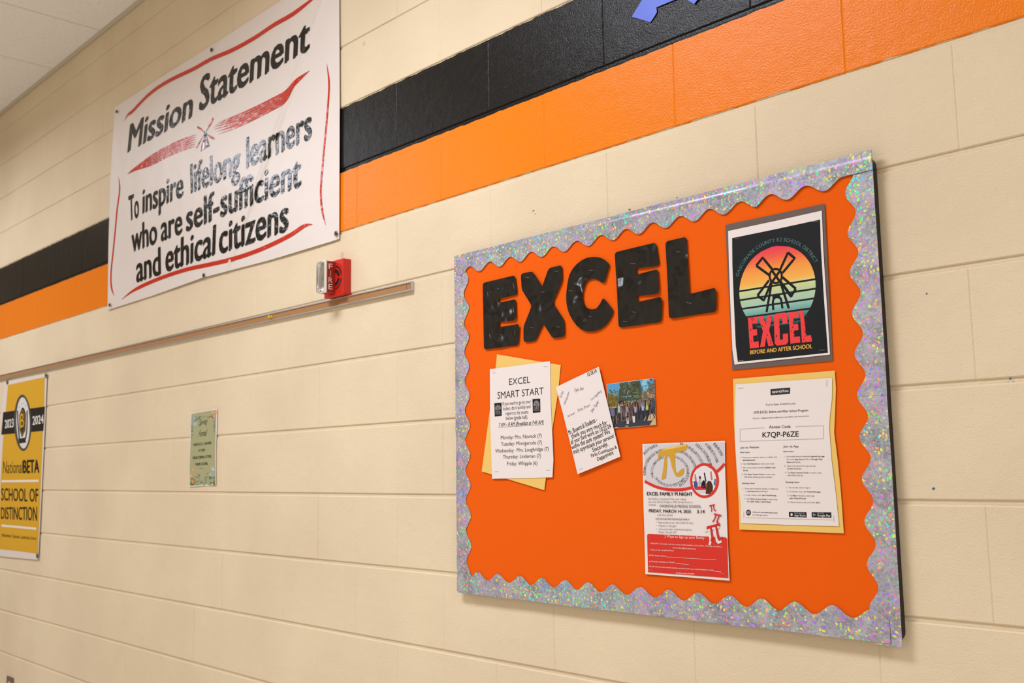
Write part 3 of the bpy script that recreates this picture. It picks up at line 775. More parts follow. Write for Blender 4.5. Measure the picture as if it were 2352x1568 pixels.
# cut-out letters E X C E L
z1 = crop(1020, 500, 5.2275); z2 = crop(1360, 500, 5.2275)
def rounded(pts, rad=.0045, skip=()):
    """pts wall coords; round the corners"""
    out = []; n = len(pts)
    for i in range(n):
        p0, p1, p2 = Vector(pts[i-1]), Vector(pts[i]), Vector(pts[(i+1) % n])
        a = (p0-p1); b = (p2-p1); r = min(rad, a.length*.4, b.length*.4)
        if i in skip: out.append(tuple(p1)); continue
        A = p1+a.normalized()*r; B = p1+b.normalized()*r
        for k in range(5):
            t = k/4; out.append(tuple(A*(1-t)**2+p1*2*t*(1-t)+B*t*t))
    return out
LET = {
 'E1': (z1, [(463, 782), (850, 690), (880, 922), (655, 968), (655, 1020), (862, 975), (864, 1228), (662, 1252), (668, 1312), (900, 1272), (890, 1530), (478, 1580)], {3, 4, 7, 8}),
 'X': (z1, [(920, 672), (1060, 642), (1178, 822), (1255, 604), (1412, 567), (1420, 748), (1305, 1020), (1442, 1228), (1448, 1424), (1303, 1446), (1188, 1268), (1098, 1480), (954, 1492), (952, 1308), (1052, 1056), (932, 862)], {2, 10}),
 'C': (z1, None, None),
 'E2': (z2, [(270, 415), (765, 296), (812, 576), (530, 608), (535, 682), (792, 612), (802, 910), (543, 938), (550, 1010), (835, 945), (832, 1250), (318, 1320), (298, 880)], {3, 4, 7, 8}),
 'L': (z2, [(878, 286), (1132, 226), (1168, 916), (1485, 836), (1490, 1126), (922, 1212), (905, 750)], {2})}
Cpts = [(1980, 565), (1955, 660), (1925, 765), (1895, 778), (1850, 748), (1790, 732), (1730, 748), (1690, 800), (1665, 900), (1663, 960), (1675, 1020), (1700, 1065), (1735, 1090), (1785, 1098), (1830, 1083), (1872, 1030), (1900, 978), (1925, 975), (1985, 1050), (2027, 1110), (2012, 1180), (1965, 1260), (1900, 1320), (1820, 1355), (1740, 1364), (1660, 1345), (1580, 1280), (1510, 1170), (1475, 1060), (1465, 950), (1475, 830), (1500, 700), (1545, 610), (1610, 540), (1690, 490), (1780, 470), (1870, 478), (1940, 515)]
LABS = {'E1': 'black glossy cut-out letter E, first of the word EXCEL', 'X': 'black glossy cut-out letter X on the orange board', 'C': 'black glossy cut-out letter C on the orange board',
        'E2': 'black glossy cut-out letter E, between the letters C and L', 'L': 'black glossy cut-out letter L at the end of the word'}
STP = {'E1': [(z1, (520, 895), (530, 940)), (z1, (635, 850), (662, 852)), (z1, (830, 785), (842, 848)), (z1, (828, 1080), (838, 1138)), (z1, (545, 1400), (555, 1445)), (z1, (660, 1400), (698, 1408)), (z1, (845, 1358), (853, 1410))],
       'X': [(z1, (985, 712), (1022, 718)), (z1, (1330, 640), (1370, 645)), (z1, (1165, 892), (1203, 892)), (z1, (1030, 1312), (1068, 1320)), (z1, (1343, 1302), (1388, 1315))],
       'C': [(z1, (1745, 630), (1785, 630)), (z1, (1497, 875), (1543, 878)), (z1, (1725, 1178), (1768, 1185))],
       'E2': [(z2, (462, 552), (520, 552)), (z2, (480, 1128), (528, 1135)), (z2, (372, 1242), (422, 1248))],
       'L': [(z2, (1008, 405), (1062, 412)), (z2, (1133, 1012), (1188, 1030))]}
for key, (z, pts, sk) in LET.items():
    sd = {'E1': 1, 'X': 2, 'C': 3, 'E2': 4, 'L': 5}[key]
    S = Sheet(.0190, lambda q, sd=sd: .0042*(.5+.5*noise.noise(Vector((q[0]*17+sd*7, q[1]*13, sd)))))
    if key == 'C': poly = smoothpoly([S.w(z(*p)) for p in Cpts], True, 3)
    else: poly = rounded([S.w(z(*p)) for p in pts], .0085, sk)
    xm = sum(p[0] for p in poly)/len(poly); zm = sum(p[1] for p in poly)/len(poly)
    root = empty('letter', (xm, -.019, zm), LABS[key], 'letter', 'cut-out letters spelling the title')
    S.mesh('cutout', poly, CUT, root, h=.0045, px=False, thick=.0004)
    for zz, a, b_ in STP[key]: staple(S, zz(*a), zz(*b_), root)

# ------------------------------------------------------------------ EXCEL smart start sheet
zE = crop(1080, 800, 4.48)
def q4(z, *p): return [z(*a) for a in p]
wS = wav(.0022, 8, 6, 2.0)
SY_ = Sheet(.0178, wS)
o = SY_.mesh('backing_sheet', q4(zE, (275, 60), (600, 115), (932, 170), (905, 450), (850, 800), (762, 1458), (440, 1360), (118, 1265), (195, 690), (262, 200)), PAPERY, None, h=.0065)
props(o, 'tilted yellow paper behind the smart start notice', 'paper')
S = Sheet(.0190, wS)
root = empty('notice', (.64, -.019, -.83), 'white smart start schedule notice on tilted yellow paper', 'notice')
S.mesh('paper', q4(zE, (202, 213), (500, 174), (822, 130), (830, 600), (848, 950), (856, 1150), (846, 1325), (535, 1334), (225, 1340), (214, 1000), (205, 700), (203, 400)), PAPERW, root, h=.0065)
P = Print(S, .0004)
TX = [('EXCEL', (400, 377), (617, 353), 66, 0, 0), ('SMART START', (280, 519), (755, 470), 70, 0, 0),
      ('If you need to go to your', (333, 588), (625, 562), 38, 0, 0), ('locker, do it quickly and', (338, 638), (620, 613), 38, 0, 0),
      ('report to the rooms', (365, 687), (597, 669), 38, 0, 0), ('below (grade hall).', (367, 736), (592, 722), 38, 0, 0),
      ('7 AM – 8 AM (Breakfast at 7:45 AM)', (294, 804), (755, 775), 38, .012, .3),
      ('Monday: Mrs. Nowack (7)', (315, 936), (735, 914), 38, 0, 0), ('Tuesday: Minnigerode (7)', (317, 1001), (737, 984), 38, 0, 0),
      ('Wednesday:  Mrs. Loughridge (7)', (257, 1073), (808, 1050), 38, 0, 0), ('Thursday: Lindeman (7)', (337, 1134), (728, 1122), 38, 0, 0), ('Friday: Whipple (6)', (378, 1204), (690, 1195), 38, 0, 0)]
for st, a, b_, h, bo_, sh in TX:
    P.text(st, zE(*a), zE(*b_), zE(a[0], a[1]-h), zE(b_[0], b_[1]-h), '2a2826', bold=bo_, shear=sh)
    if sh: P.stroke([zE(290, 812), zE(757, 783)], .0007, '2a2826')
    P.cut('lettering', root)
P = Print(S, .0005)
for (x0, y0, x1, y1) in ((248, 560, 322, 697), (640, 518, 720, 660)):
    P.poly(q4(zE, (x0, y0+3), (x1, y0-3), (x1+2, y1-4), (x0+4, y1+4)), '201f1f')
    cx_, cy_ = (x0+x1)/2+1, y0+(y1-y0)*.42
    P.ellipse(zE(cx_, cy_), 6.6, 9.5, '8a8784', n=20); P.poly(q4(zE, (x0+4, cy_+18), (x1-4, cy_+14), (x1-3, y1-20), (x0+7, y1-14)), '201f1f')
    P.stroke(q4(zE, (cx_-18, cy_-22), (cx_+18, cy_+18)), .0012, '201f1f'); P.stroke(q4(zE, (cx_+18, cy_-22), (cx_-18, cy_+18)), .0012, '201f1f')
    P.text('EXCEL', zE(x0+14, y1-18), zE(x1-8, y1-22), zE(x0+13, y1-52), zE(x1-9, y1-56), '8a8784', bold=.03)
    P.cut('small_logo', root)

for a, b_ in (((230, 252), (262, 248)), ((753, 186), (792, 184)), ((252, 1266), (285, 1266)), ((777, 1250), (818, 1250))): staple(S, zE(*a), zE(*b_), root)

# photo print (partly under the card)
zP = crop(1360, 840, 9.8)
S = Sheet(.0180, lambda q: .0022*(.5+.5*noise.noise(Vector((q[0]*12, q[1]*12, 8)))))
root = empty('photograph', (.86, -.018, -.75), 'glossy colour photograph of a group standing before autumn trees', 'photograph')
S.mesh('photo_paper', q4(zP, (328, 412), (860, 340), (1397, 275), (1420, 800), (1442, 1328), (900, 1375), (395, 1418), (355, 900)), PAPERB, root, h=.008)
def puv(u, v): # v down
    a = (332+(1394-332)*u, 416+(279-416)*u); b_ = (392+(1438-392)*u, 1413+(1324-1413)*u)
    return zP(a[0]+(b_[0]-a[0])*v, a[1]+(b_[1]-a[1])*v)
P = Print(S, .0005)
P.poly([puv(0, 0), puv(.5, 0), puv(1, 0), puv(1, .62), puv(0, .62)], '6fa8c8', h=.01, grad=lambda q: '4f9cc8')
P.poly([puv(0, .55), puv(1, .5), puv(1, 1), puv(0, 1)], '2c3444', h=.01)
P.poly([puv(.74, 0), puv(.92, 0), puv(.86, .25), puv(.72, .22)], '8ac4dc')
P.poly([puv(.24, .2), puv(.3, .02), puv(.45, 0), puv(.70, .02), puv(.74, .3), puv(.74, .56), puv(.22, .56)], '3f4a30', h=.01)
P.poly([puv(0, .2), puv(.06, .22), puv(.12, .3), puv(.2, .28), puv(.24, .56), puv(0, .6)], '6a6228', h=.01)
P.poly([puv(.72, .3), puv(.85, .22), puv(1, .25), puv(1, .56), puv(.72, .56)], '746a56', h=.01)
rr = random.Random(11)
def leaf(u, v, s, c):
    a = rr.uniform(0, 3.14)
    pts = []
    for k in range(5):
        b_ = a+k*1.257; f = s*rr.uniform(.6, 1.1); pts.append(puv(min(1, max(0, u+f*math.cos(b_))), min(1, max(0, v+f*math.sin(b_)))))
    P.poly(pts, c)
for _ in range(150):
    u = rr.uniform(.26, .76); v = rr.uniform(0, .5)
    if u < .26+.3*v: continue
    leaf(u, v, rr.uniform(.012, .035), rr.choice(['33402a', '475436', '2b3524', '5c6846', '6d7a5a', '3d4a2e']))
for _ in range(80):
    leaf(rr.uniform(0, .24), rr.uniform(.12+.1*rr.random(), .55), rr.uniform(.015, .035), rr.choice(['8a6a26', '6f6a2a', 'a07a2c', '4f5528', '5a5a2a', '7a5a20']))
for _ in range(46): leaf(rr.uniform(.2, .6), rr.uniform(.42, .56), rr.uniform(.012, .03), rr.choice(['8a7428', '6a6a30', '9a7a3a', '4a5028']))
for _ in range(60): leaf(rr.uniform(.72, 1), rr.uniform(.2, .52), rr.uniform(.015, .035), rr.choice(['8f7a5a', 'a88a5c', '7a7262', '5c5c50', 'b0946a']))
for _ in range(40): leaf(rr.uniform(.86, 1), rr.uniform(0, .3), rr.uniform(.01, .03), rr.choice(['5a5f58', '6a706a', '48504a']))
for _ in range(14): leaf(rr.uniform(.3, .55), rr.uniform(.1, .4), .008, 'b8ccd0')
P.poly([puv(.2, .45), puv(.24, .40), puv(.35, .41), puv(.38, .5), (puv(.38, .62)), puv(.22, .58)], '17181a')
P.poly([puv(.84, .42), puv(.98, .42), puv(1, .5), puv(1, .62), puv(.84, .6)], '3c4452')
P.poly([puv(.86, 1), puv(1, .80), puv(1, 1), puv(.80, 1)], 'c9ad86'); P.poly([puv(.83, .86), puv(.86, .78), puv(.95, .74), puv(.99, .80), puv(.92, .9), puv(.82, .9)], 'c9ad86')
P.poly([puv(.74, .88), puv(.79, .8), puv(.80, .81), puv(.76, .9)], 'a89a84'); P.poly([puv(.1, .99), puv(.16, .97), puv(.2, .995), puv(.1, 1)], 'c9ad86'); P.poly([puv(.33, .985), puv(.37, .96), puv(.42, .985)], 'c9ad86')
tops = ['5d6a94', '6a7290', '1a1b1e', '8fc0c4', '2c2a2c', '3a3434', '8c8a98', '1c3038', '3f3a3a', '9a94c8', '16171a', 'b0a8d8', '8fe06a', '1c1a1a', '54586a', '6c6460']
U = [.04, .09, .16, .225, .30, .345, .40, .45, .50, .575, .64, .735, .82, .885, .12, .27]
def person(u, v, sc, top, leg):
    hw = .022*sc
    P.poly([puv(u-hw*.55, v+.20*sc), puv(u+hw*.55, v+.20*sc), puv(u+hw*.6, v+.40*sc), puv(u+hw*.15, v+.40*sc), puv(u, v+.24*sc), puv(u-hw*.15, v+.40*sc), puv(u-hw*.6, v+.40*sc)], leg)
    P.poly([puv(u-hw, v+.055*sc), puv(u-hw*.4, v+.042*sc), puv(u+hw*.4, v+.042*sc), puv(u+hw, v+.055*sc), puv(u+hw*.85, v+.215*sc), puv(u-hw*.85, v+.215*sc)], top)
    P.stroke([puv(u-hw, v+.08*sc), puv(u-hw*1.15, v+.2*sc)], .0011*sc, 'a87c62'); P.stroke([puv(u+hw, v+.08*sc), puv(u+hw*1.15, v+.2*sc)], .0011*sc, 'a87c62')
    c = puv(u, v+.02*sc); P.ellipse(c, 1.7*sc, 2.3*sc, rr.choice(['c89878', 'b88868', 'd0a888']), n=8)
    c = puv(u, v+.008*sc); P.ellipse(c, 1.7*sc, 1.3*sc, rr.choice(['3a2c22', '8a6a44', '2a2220', 'a88860']), n=8)
for i in range(12): person(.3+.055*i, .425+rr.uniform(-.015, .02), .8, rr.choice(['2a2a30', '4a4438', '6a6878', '1a1a1c', '7a5648']), '22242a')
for u, t in zip(U, tops): person(u, .46+rr.uniform(-.01, .02)+(.04 if u < .2 else 0), 1.0, t, rr.choice(['1a1b20', '2a2c34', '5c5048', '8a6a54', '24262c']))
for u, t in ((.37, '8a8a9a'), (.43, '3a4258'), (.33, '5a4a44')): person(u, .62, .7, t, '3a3030')
P.stroke([puv(.885, .66), puv(.82, .82)], .0022, '15161a', smooth=False); P.stroke([puv(.90, .66), puv(.985, .86)], .0022, '15161a', smooth=False)
for u, v in ((.395, .79), (.53, .77)):
    P.poly([puv(u-.028, v), puv(u+.03, v), puv(u+.026, v+.14), puv(u-.022, v+.14)], 'd2ccc8')
for _ in range(16): leaf(rr.uniform(.05, .36), rr.uniform(.76, .86), .009, rr.choice(['c8c0b8', '8a5a40', '3a3a40', 'b89880']))
P.done('printed_picture', root, GLOSSY_INK)

# handwritten card
S = Sheet(.0214, lambda q: .0016*(.5+.5*noise.noise(Vector((q[0]*10, q[1]*8, 6)))))
root = empty('card', (.78, -.02, -.84), 'white handwritten thank-you card tilted beside the photograph', 'card')
S.mesh('paper', q4(zE, (882, 398), (1100, 293), (1323, 188), (1380, 430), (1545, 1112), (1325, 1204), (1105, 1293), (1040, 1020), (960, 690)), PAPERW, root, h=.0065)
P = Print(S, .0004)
HW = [('10.28.24', (1212, 290), (1308, 240), 38), ('Mr. Bowers & Students -', (1018, 890), (1312, 748), 48), ('thank you very much for', (1052, 926), (1415, 778), 46), ('all your hard work on 10/22/24', (1040, 984), (1455, 815), 44),
      ('within the park system! We', (1050, 1036), (1442, 874), 44), ('truly appreciate your service!', (1066, 1086), (1487, 915), 44), ('Sincerely,', (1262, 1068), (1418, 998), 44), ('Parks Commission &', (1248, 1120), (1512, 1030), 36), ('Department', (1312, 1158), (1478, 1085), 40)]
for st, a, b_, h in HW:
    P.text(st, zE(*a), zE(*b_), zE(a[0]-h*.42, a[1]-h*.9), zE(b_[0]-h*.42, b_[1]-h*.9), '1b1a1a', bold=.014, shear=.28, warp=.0014); P.cut('handwriting', root)
SG = [('The Owens', (935, 510), (965, 440), 22, '77747a'), ('Leatherman', (975, 580), (1025, 450), 22, '77747a'), ('Kylie Sink', (1072, 445), (1172, 425), 34, '8a8688'), ('Tom Angelberg', (1250, 540), (1355, 440), 26, '8a8688'),
      ('Staley Braun', (1108, 652), (1235, 590), 28, '8a8688'), ('Dan Taylor', (1258, 662), (1330, 545), 26, '4a4a80'), ('Matt Brandt', (1005, 710), (1080, 672), 22, '8a8688')]
for st, a, b_, h, c in SG:
    dx, dy = b_[0]-a[0], b_[1]-a[1]; L_ = math.hypot(dx, dy); nx_, ny_ = dy/L_*h, -dx/L_*h
    P.text(st, zE(*a), zE(*b_), zE(a[0]+nx_, a[1]+ny_), zE(b_[0]+nx_, b_[1]+ny_), c, shear=.5, warp=.0014); P.cut('signature', root)
staple(S, zE(1302, 212), zE(1318, 206), root); staple(S, zE(1118, 1244), zE(1155, 1232), root)

# ------------------------------------------------------------------ windmill poster
z3 = crop(1640, 440, 3.5636)
wS = lambda q: .0026*(.5+.5*noise.noise(Vector((q[0]*7, q[1]*6, 13))))
S0 = Sheet(.0176, wS)
o = S0.mesh('backing_sheet', q4(z3, (93, 272), (500, 186), (905, 98), (920, 400), (938, 750), (973, 1385), (560, 1422), (150, 1460), (135, 1100), (118, 800)), PAPERG, None, h=.0065)
props(o, 'dark grey paper behind the windmill poster', 'paper')
S = Sheet(.0188, wS)
root = empty('poster', (1.52, -.019, -.58), 'black before and after school poster with sunset windmill', 'poster')
S.mesh('paper', q4(z3, (115, 322), (500, 240), (882, 155), (888, 300), (893, 450), (915, 800), (950, 1333), (560, 1374), (168, 1415), (150, 1290), (133, 900), (122, 600)), PAPERW, root, h=.0065)
P = Print(S, .0004)
P.poly(q4(z3, (148, 380), (500, 308), (868, 228), (874, 450), (898, 850), (932, 1318), (560, 1358), (195, 1393), (178, 1260), (160, 850), (150, 600)), '1d1f21', h=.012)
P.done('black_field', root)
P = Print(S, .0006)
cl_ = S.w(z3(208, 842)); cr_ = S.w(z3(831, 745)); ct_ = S.w(z3(545, 437))
R0 = (cr_[0]-cl_[0])/2; CC = ((cl_[0]+cr_[0])/2, ct_[1]-R0)
GRD = [(1.0, 'e8405a'), (.80, 'ee5a4a'), (.5, 'f39a44'), (.15, 'f5b858'), (.10, 'd8d890'), (-.1, 'b8cfa0'), (-.35, 'a4c8b4'), (-.55, '6aa69c'), (-.7, '33706e'), (-1.0, '133a3e')]
def gr(t):
    for (a, ca), (b_, cb) in zip(GRD, GRD[1:]):
        if t >= b_:
            k = (t-b_)/(a-b_); A = [int(ca[i:i+2], 16)/255 for i in (0, 2, 4)]; B = [int(cb[i:i+2], 16)/255 for i in (0, 2, 4)]
            return tuple(B[i]+(A[i]-B[i])*k for i in range(3))
    return (.07, .2, .22)
def band(t0, t1):
    n = 14; up = []; 
    ts = [t1+(t0-t1)*k/n for k in range(n+1)]
    right = [(CC[0]+R0*math.sqrt(max(0, 1-t*t)), CC[1]+R0*t) for t in ts]; left = [(CC[0]-R0*math.sqrt(max(0, 1-t*t)), CC[1]+R0*t) for t in ts[::-1]]
    P.poly(right+left, 'ffffff', px=False, h=.006, grad=lambda q: gr((q[1]-CC[1])/R0))
edges = [.998, .13, -.09, -.30, -.51, -.70]
gap = .035
band(.10, .997)
for t0, t1 in ((-.115, .055), (-.33, -.16), (-.545, -.375), (-.76, -.59)): band(t0, t1)
band(-.86, -.80)
P.done('sunset_disc', root)
P = Print(S, .0011)
K = '17191b'; LW = .0052
def ln(*p, w_=LW, sm=False): P.stroke(q4(z3, *p), w_, K, smooth=sm)
ln((345, 605), (398, 540), (480, 640), w_=LW); ln((345, 605), (462, 690)); ln((398, 540), (345, 605))
ln((605, 498), (660, 545), (560, 665)); ln((605, 498), (540, 640)); ln((605, 498), (660, 545))
ln((355, 850), (408, 890), (470, 735)); ln((355, 850), (450, 725)); ln((355, 850), (408, 890))
ln((670, 795), (628, 858), (545, 735)); ln((670, 795), (560, 700)); ln((670, 795), (628, 858))
ln((470, 640), (545, 745)); ln((545, 640), (470, 745))
rg = [z3(505+50*math.cos(t*.3927), 690+58*math.sin(t*.3927)) for t in range(17)]; P.stroke(rg, LW*.9, K)
ln((470, 750), (430, 985)); ln((545, 745), (612, 955)); ln((478, 865), (540, 855)); ln((570, 760), (640, 860), w_=LW*.6)
arc_ = [z3(*p) for p in ((485, 968), (482, 900), (495, 870), (520, 862), (545, 875), (552, 905), (560, 955))]; P.stroke(arc_, LW*.9, K)
P.done('windmill', root)
P = Print(S, .0012)
def block(ch, TL, TR, BL, BR, col):
    shapes = {'E': [(0, 0), (1, 0), (1, .2), (.45, .2), (.45, .4), (.9, .4), (.9, .6), (.45, .6), (.45, .8), (1, .8), (1, 1), (0, 1)], 'L': [(0, 0), (.5, 0), (.5, .8), (1, .8), (1, 1), (0, 1)],
              'X': [(0, 0), (.38, 0), (.52, .3), (.64, 0), (1, 0), (.73, .5), (1, 1), (.62, 1), (.48, .7), (.35, 1), (0, 1), (.27, .5)],
              'C': [(.15, 0), (.85, 0), (1, .08), (1, .35), (.62, .35), (.62, .17), (.4, .17), (.4, .83), (.62, .83), (.62, .66), (1, .66), (1, .92), (.85, 1), (.15, 1), (0, .92), (0, .08)]}
    pts = []
    for u, v in shapes[ch]:
        pts.append(tuple(TL[k]*(1-u)*(1-v)+TR[k]*u*(1-v)+BL[k]*(1-u)*v+BR[k]*u*v for k in (0, 1)))
    P.poly(q4(z3, *pts), col)
for ch, a in zip('EXCEL', (((277, 1032), (352, 1022), (294, 1284), (368, 1275)), ((362, 1020), (476, 1006), (377, 1273), (488, 1259)), ((488, 1000), (598, 986), (498, 1262), (608, 1249)), ((609, 986), (690, 978), (626, 1244), (706, 1234)), ((702, 974), (758, 968), (720, 1236), (803, 1225)))):
    block(ch, a[0], a[1], a[2], a[3], 'ee4444')
P.cut('lettering', root)
rr = random.Random(21)
for _ in range(46):
    x = rr.uniform(285, 790); y = rr.uniform(1010, 1255); x = rr.choice([310, 320, 400, 460, 520, 650, 655, 735, 745, 330])+rr.gauss(0, 10)
    s_ = rr.uniform(3, 9); P.poly(q4(z3, (x-s_*.5, y), (x, y-s_*1.6), (x+s_*.6, y+s_*.3), (x, y+s_)), '6a2226')
P.cut('ink_wear', root)['kind'] = 'stuff'
P.text('BEFORE AND AFTER SCHOOL', z3(296, 1331), z3(804, 1280), z3(295, 1300), z3(802, 1246), 'e8b048', bold=.03)
P.cut('lettering', root)
P.arc('GASCONADE COUNTY R2 SCHOOL DISTRICT', CC, R0*1.10, math.radians(157), math.radians(23), .0072, '4f7a78', .012)
P.done('lettering', root)
for a, b_ in (((168, 386), (206, 380)), ((806, 248), (852, 241)), ((200, 1383), (241, 1380)), ((862, 1297), (908, 1295))): staple(S, z3(*a), z3(*b_), root)

# ------------------------------------------------------------------ access code sheet
z4 = crop(1660, 840, 3.92)
wS = lambda q: .003*(.5+.5*noise.noise(Vector((q[0]*5, q[1]*9, 17))))
S0 = Sheet(.0176, wS)
o = S0.mesh('backing_sheet', q4(z4, (93, 118), (550, 80), (1008, 42), (1019, 200), (1012, 400), (1003, 600), (1035, 850), (1065, 1150), (1090, 1507), (600, 1488), (150, 1473), (142, 1200), (122, 900), (100, 500)), PAPERY, None, h=.0065)
props(o, 'yellow paper behind the access code sheet, right side of the board', 'paper')
S = Sheet(.0188, wS)
root = empty('notice', (1.51, -.019, -.92), 'white printed sheet with an access code on yellow paper', 'notice')
S.mesh('paper', q4(z4, (117, 165), (550, 137), (985, 108), (982, 300), (965, 440), (958, 560), (980, 850), (1018, 1150), (1047, 1443), (600, 1431), (163, 1415), (163, 1250), (128, 950), (108, 650), (112, 380)), PAPERW, root, h=.0065)
P = Print(S, .0004)
def t4(st, a, b_, h, c='2a2826', bold=0, h2=None): P.text(st, z4(*a), z4(*b_), z4(a[0], a[1]-h), z4(b_[0], b_[1]-(h2 or h)), c, bold=bold*.7)
P.poly(q4(z4, (430, 208), (608, 195), (606, 252), (430, 264)), '3a393a'); t4('sportsYou', (446, 243), (590, 235), 24, 'e8e2dc', .03)
G_ = '6a6664'; D_ = '3a3836'; P.cut('logo_bar', root)
t4("You've been invited to join", (384, 359), (655, 346), 20, G_)
t4('OMS EXCEL Before and After School Program', (277, 430), (770, 408), 21, D_, .012)
t4('Use your', (270, 478), (335, 475), 13, G_); t4('unique access code', (343, 475), (497, 469), 13, D_, .02); t4('below and follow the instructions.', (504, 469), (778, 456), 13, G_)
t4('Access Code', (417, 562), (610, 558), 26, D_, .012)
for a, b_ in (((155, 570), (375, 556)), ((655, 546), (908, 538)), ((906, 536), (908, 655)), ((155, 680), (910, 655)), ((157, 568), (156, 680))): P.stroke(q4(z4, a, b_), .0014, 'c0b8b4')
t4('K7QP-P6ZE', (358, 644), (683, 635), 46, '2a2826', .02, 47)
P.cut('access_code', root)
t4('Join via Website', (157, 745), (325, 740), 18, D_, .01); t4('Join via App', (545, 734), (683, 732), 18, D_, .01)
t4('New Users', (157, 784), (242, 783), 12, D_, .025); t4('New Users', (547, 776), (638, 775), 12, D_, .025)
for st, a, b_, bo_ in (('1.  From your computer, phone, or tablet, visit', (157, 830), (490, 826), 0), ('sportsyou.com', (180, 853), (290, 853), .025), ('2.  Click', (160, 888), (215, 887), 0), ('Get Started', (221, 887), (304, 887), .025), ('and enter your email', (310, 887), (462, 886), 0),
        ('3.  Go to your email and click', (163, 922), (368, 921), 0), ('Confirm Your', (374, 921), (476, 921), .025), ('Email', (186, 947), (225, 947), .025), ('4.  Click', (168, 982), (222, 982), 0), ('Enter Access Code', (228, 982), (366, 982), .025), ('to enter code,', (371, 982), (473, 982), 0), ('then finish setting up your account', (192, 1005), (442, 1006), 0),
        ('1.  On mobile device download', (553, 822), (790, 820), 0), ('sportsYou app', (796, 820), (916, 820), .025), ('from the', (573, 847), (640, 847), 0), ('App Store', (646, 847), (728, 847), .025), ('(iOS) or', (733, 846), (792, 846), 0), ('Google Play', (798, 846), (898, 846), .025), ('Store', (576, 872), (617, 872), .025), ('(Android)', (623, 872), (698, 872), 0),
        ('2.  Open the sportsYou app and tap', (555, 906), (836, 906), 0), ('Create Account.', (580, 930), (708, 931), .025), ('3.  Tap', (560, 966), (607, 966), 0), ('Enter Access Code', (613, 967), (770, 967), .025), ('to enter code,', (776, 967), (890, 968), 0), ('then finish set up', (583, 990), (720, 991), 0),
        ('Existing Users', (175, 1062), (288, 1062), .025), ('1.  From your computer, phone, or tablet, go', (180, 1110), (500, 1112), 0), ('to', (205, 1133), (218, 1133), 0), ('sportsyou.com', (224, 1133), (328, 1134), .025), ('and log in', (334, 1134), (406, 1135), 0), ('2.  In left column, click', (188, 1168), (345, 1170), 0), ('Join Team/Group.', (352, 1170), (484, 1172), .025),
        ('3.  Click', (196, 1202), (246, 1203), 0), ('Enter Access Code', (252, 1203), (390, 1206), .025), ('to enter code,', (395, 1206), (494, 1208), 0), ('then', (217, 1225), (248, 1226), 0), ('Join Team', (254, 1226), (326, 1228), .025), ('or', (332, 1228), (346, 1228), 0), ('Join Group', (352, 1228), (430, 1230), .025),
        ('Existing Users', (567, 1052), (690, 1053), .025), ('1.  On mobile device log in', (572, 1101), (786, 1102), 0), ('2.  In bottom tray, tap', (575, 1136), (750, 1138), 0), ('Teams/Groups', (756, 1138), (880, 1140), .025), ('3.  Tap', (580, 1172), (625, 1173), 0), ('blue +', (631, 1173), (682, 1174), .025), ('button, then tap', (688, 1174), (823, 1175), 0), ('Join Team/Group', (602, 1197), (748, 1199), .025),
        ('4.  Enter access code and click', (584, 1232), (834, 1235), 0), ('Join.', (841, 1235), (878, 1236), .025), ('visit us at www.sportsyou.com', (268, 1320), (492, 1328), .02), ('or in the app stores.', (266, 1345), (405, 1350), 0)):
    t4(st, a, b_, 12.5, D_ if bo_ else G_, bo_)
P.cut('instructions', root)
P.ellipse(z4(231, 1320), 5.7, 6.8, '3a393a', n=20); t4('SY', (217, 1330), (246, 1330), 20, 'e8e2dc', .02)
for x0 in (595, 800):
    P.poly(q4(z4, (x0, 1313+(x0 > 700)*3), (x0+158+(x0 > 700)*18, 1316+(x0 > 700)*2), (x0+160+(x0 > 700)*18, 1364+(x0 > 700)*3), (x0+2, 1359+(x0 > 700)*3)), '26262a')
P.ellipse(z4(620, 1338), 2.6, 3.4, 'd8d4d0', n=12); P.poly(q4(z4, (812, 1325), (842, 1340), (814, 1356)), '8a8a8c')
t4('Download on the', (645, 1328), (738, 1331), 9, 'c8c4c0'); t4('App Store', (645, 1354), (745, 1357), 20, 'e8e2dc', .01)
t4('GET IT ON', (852, 1330), (908, 1332), 9, 'c8c4c0'); t4('Google Play', (852, 1355), (968, 1358), 20, 'e8e2dc', .01)
P.stroke(q4(z4, (205, 1366), (990, 1386)), .0005, 'a8a29e')
P.done('lettering', root)
for a, b_ in (((135, 200), (184, 197)), ((937, 130), (935, 185)), ((188, 1310), (189, 1366)), ((998, 1345), (1000, 1402))): staple(S, z4(*a), z4(*b_), root)

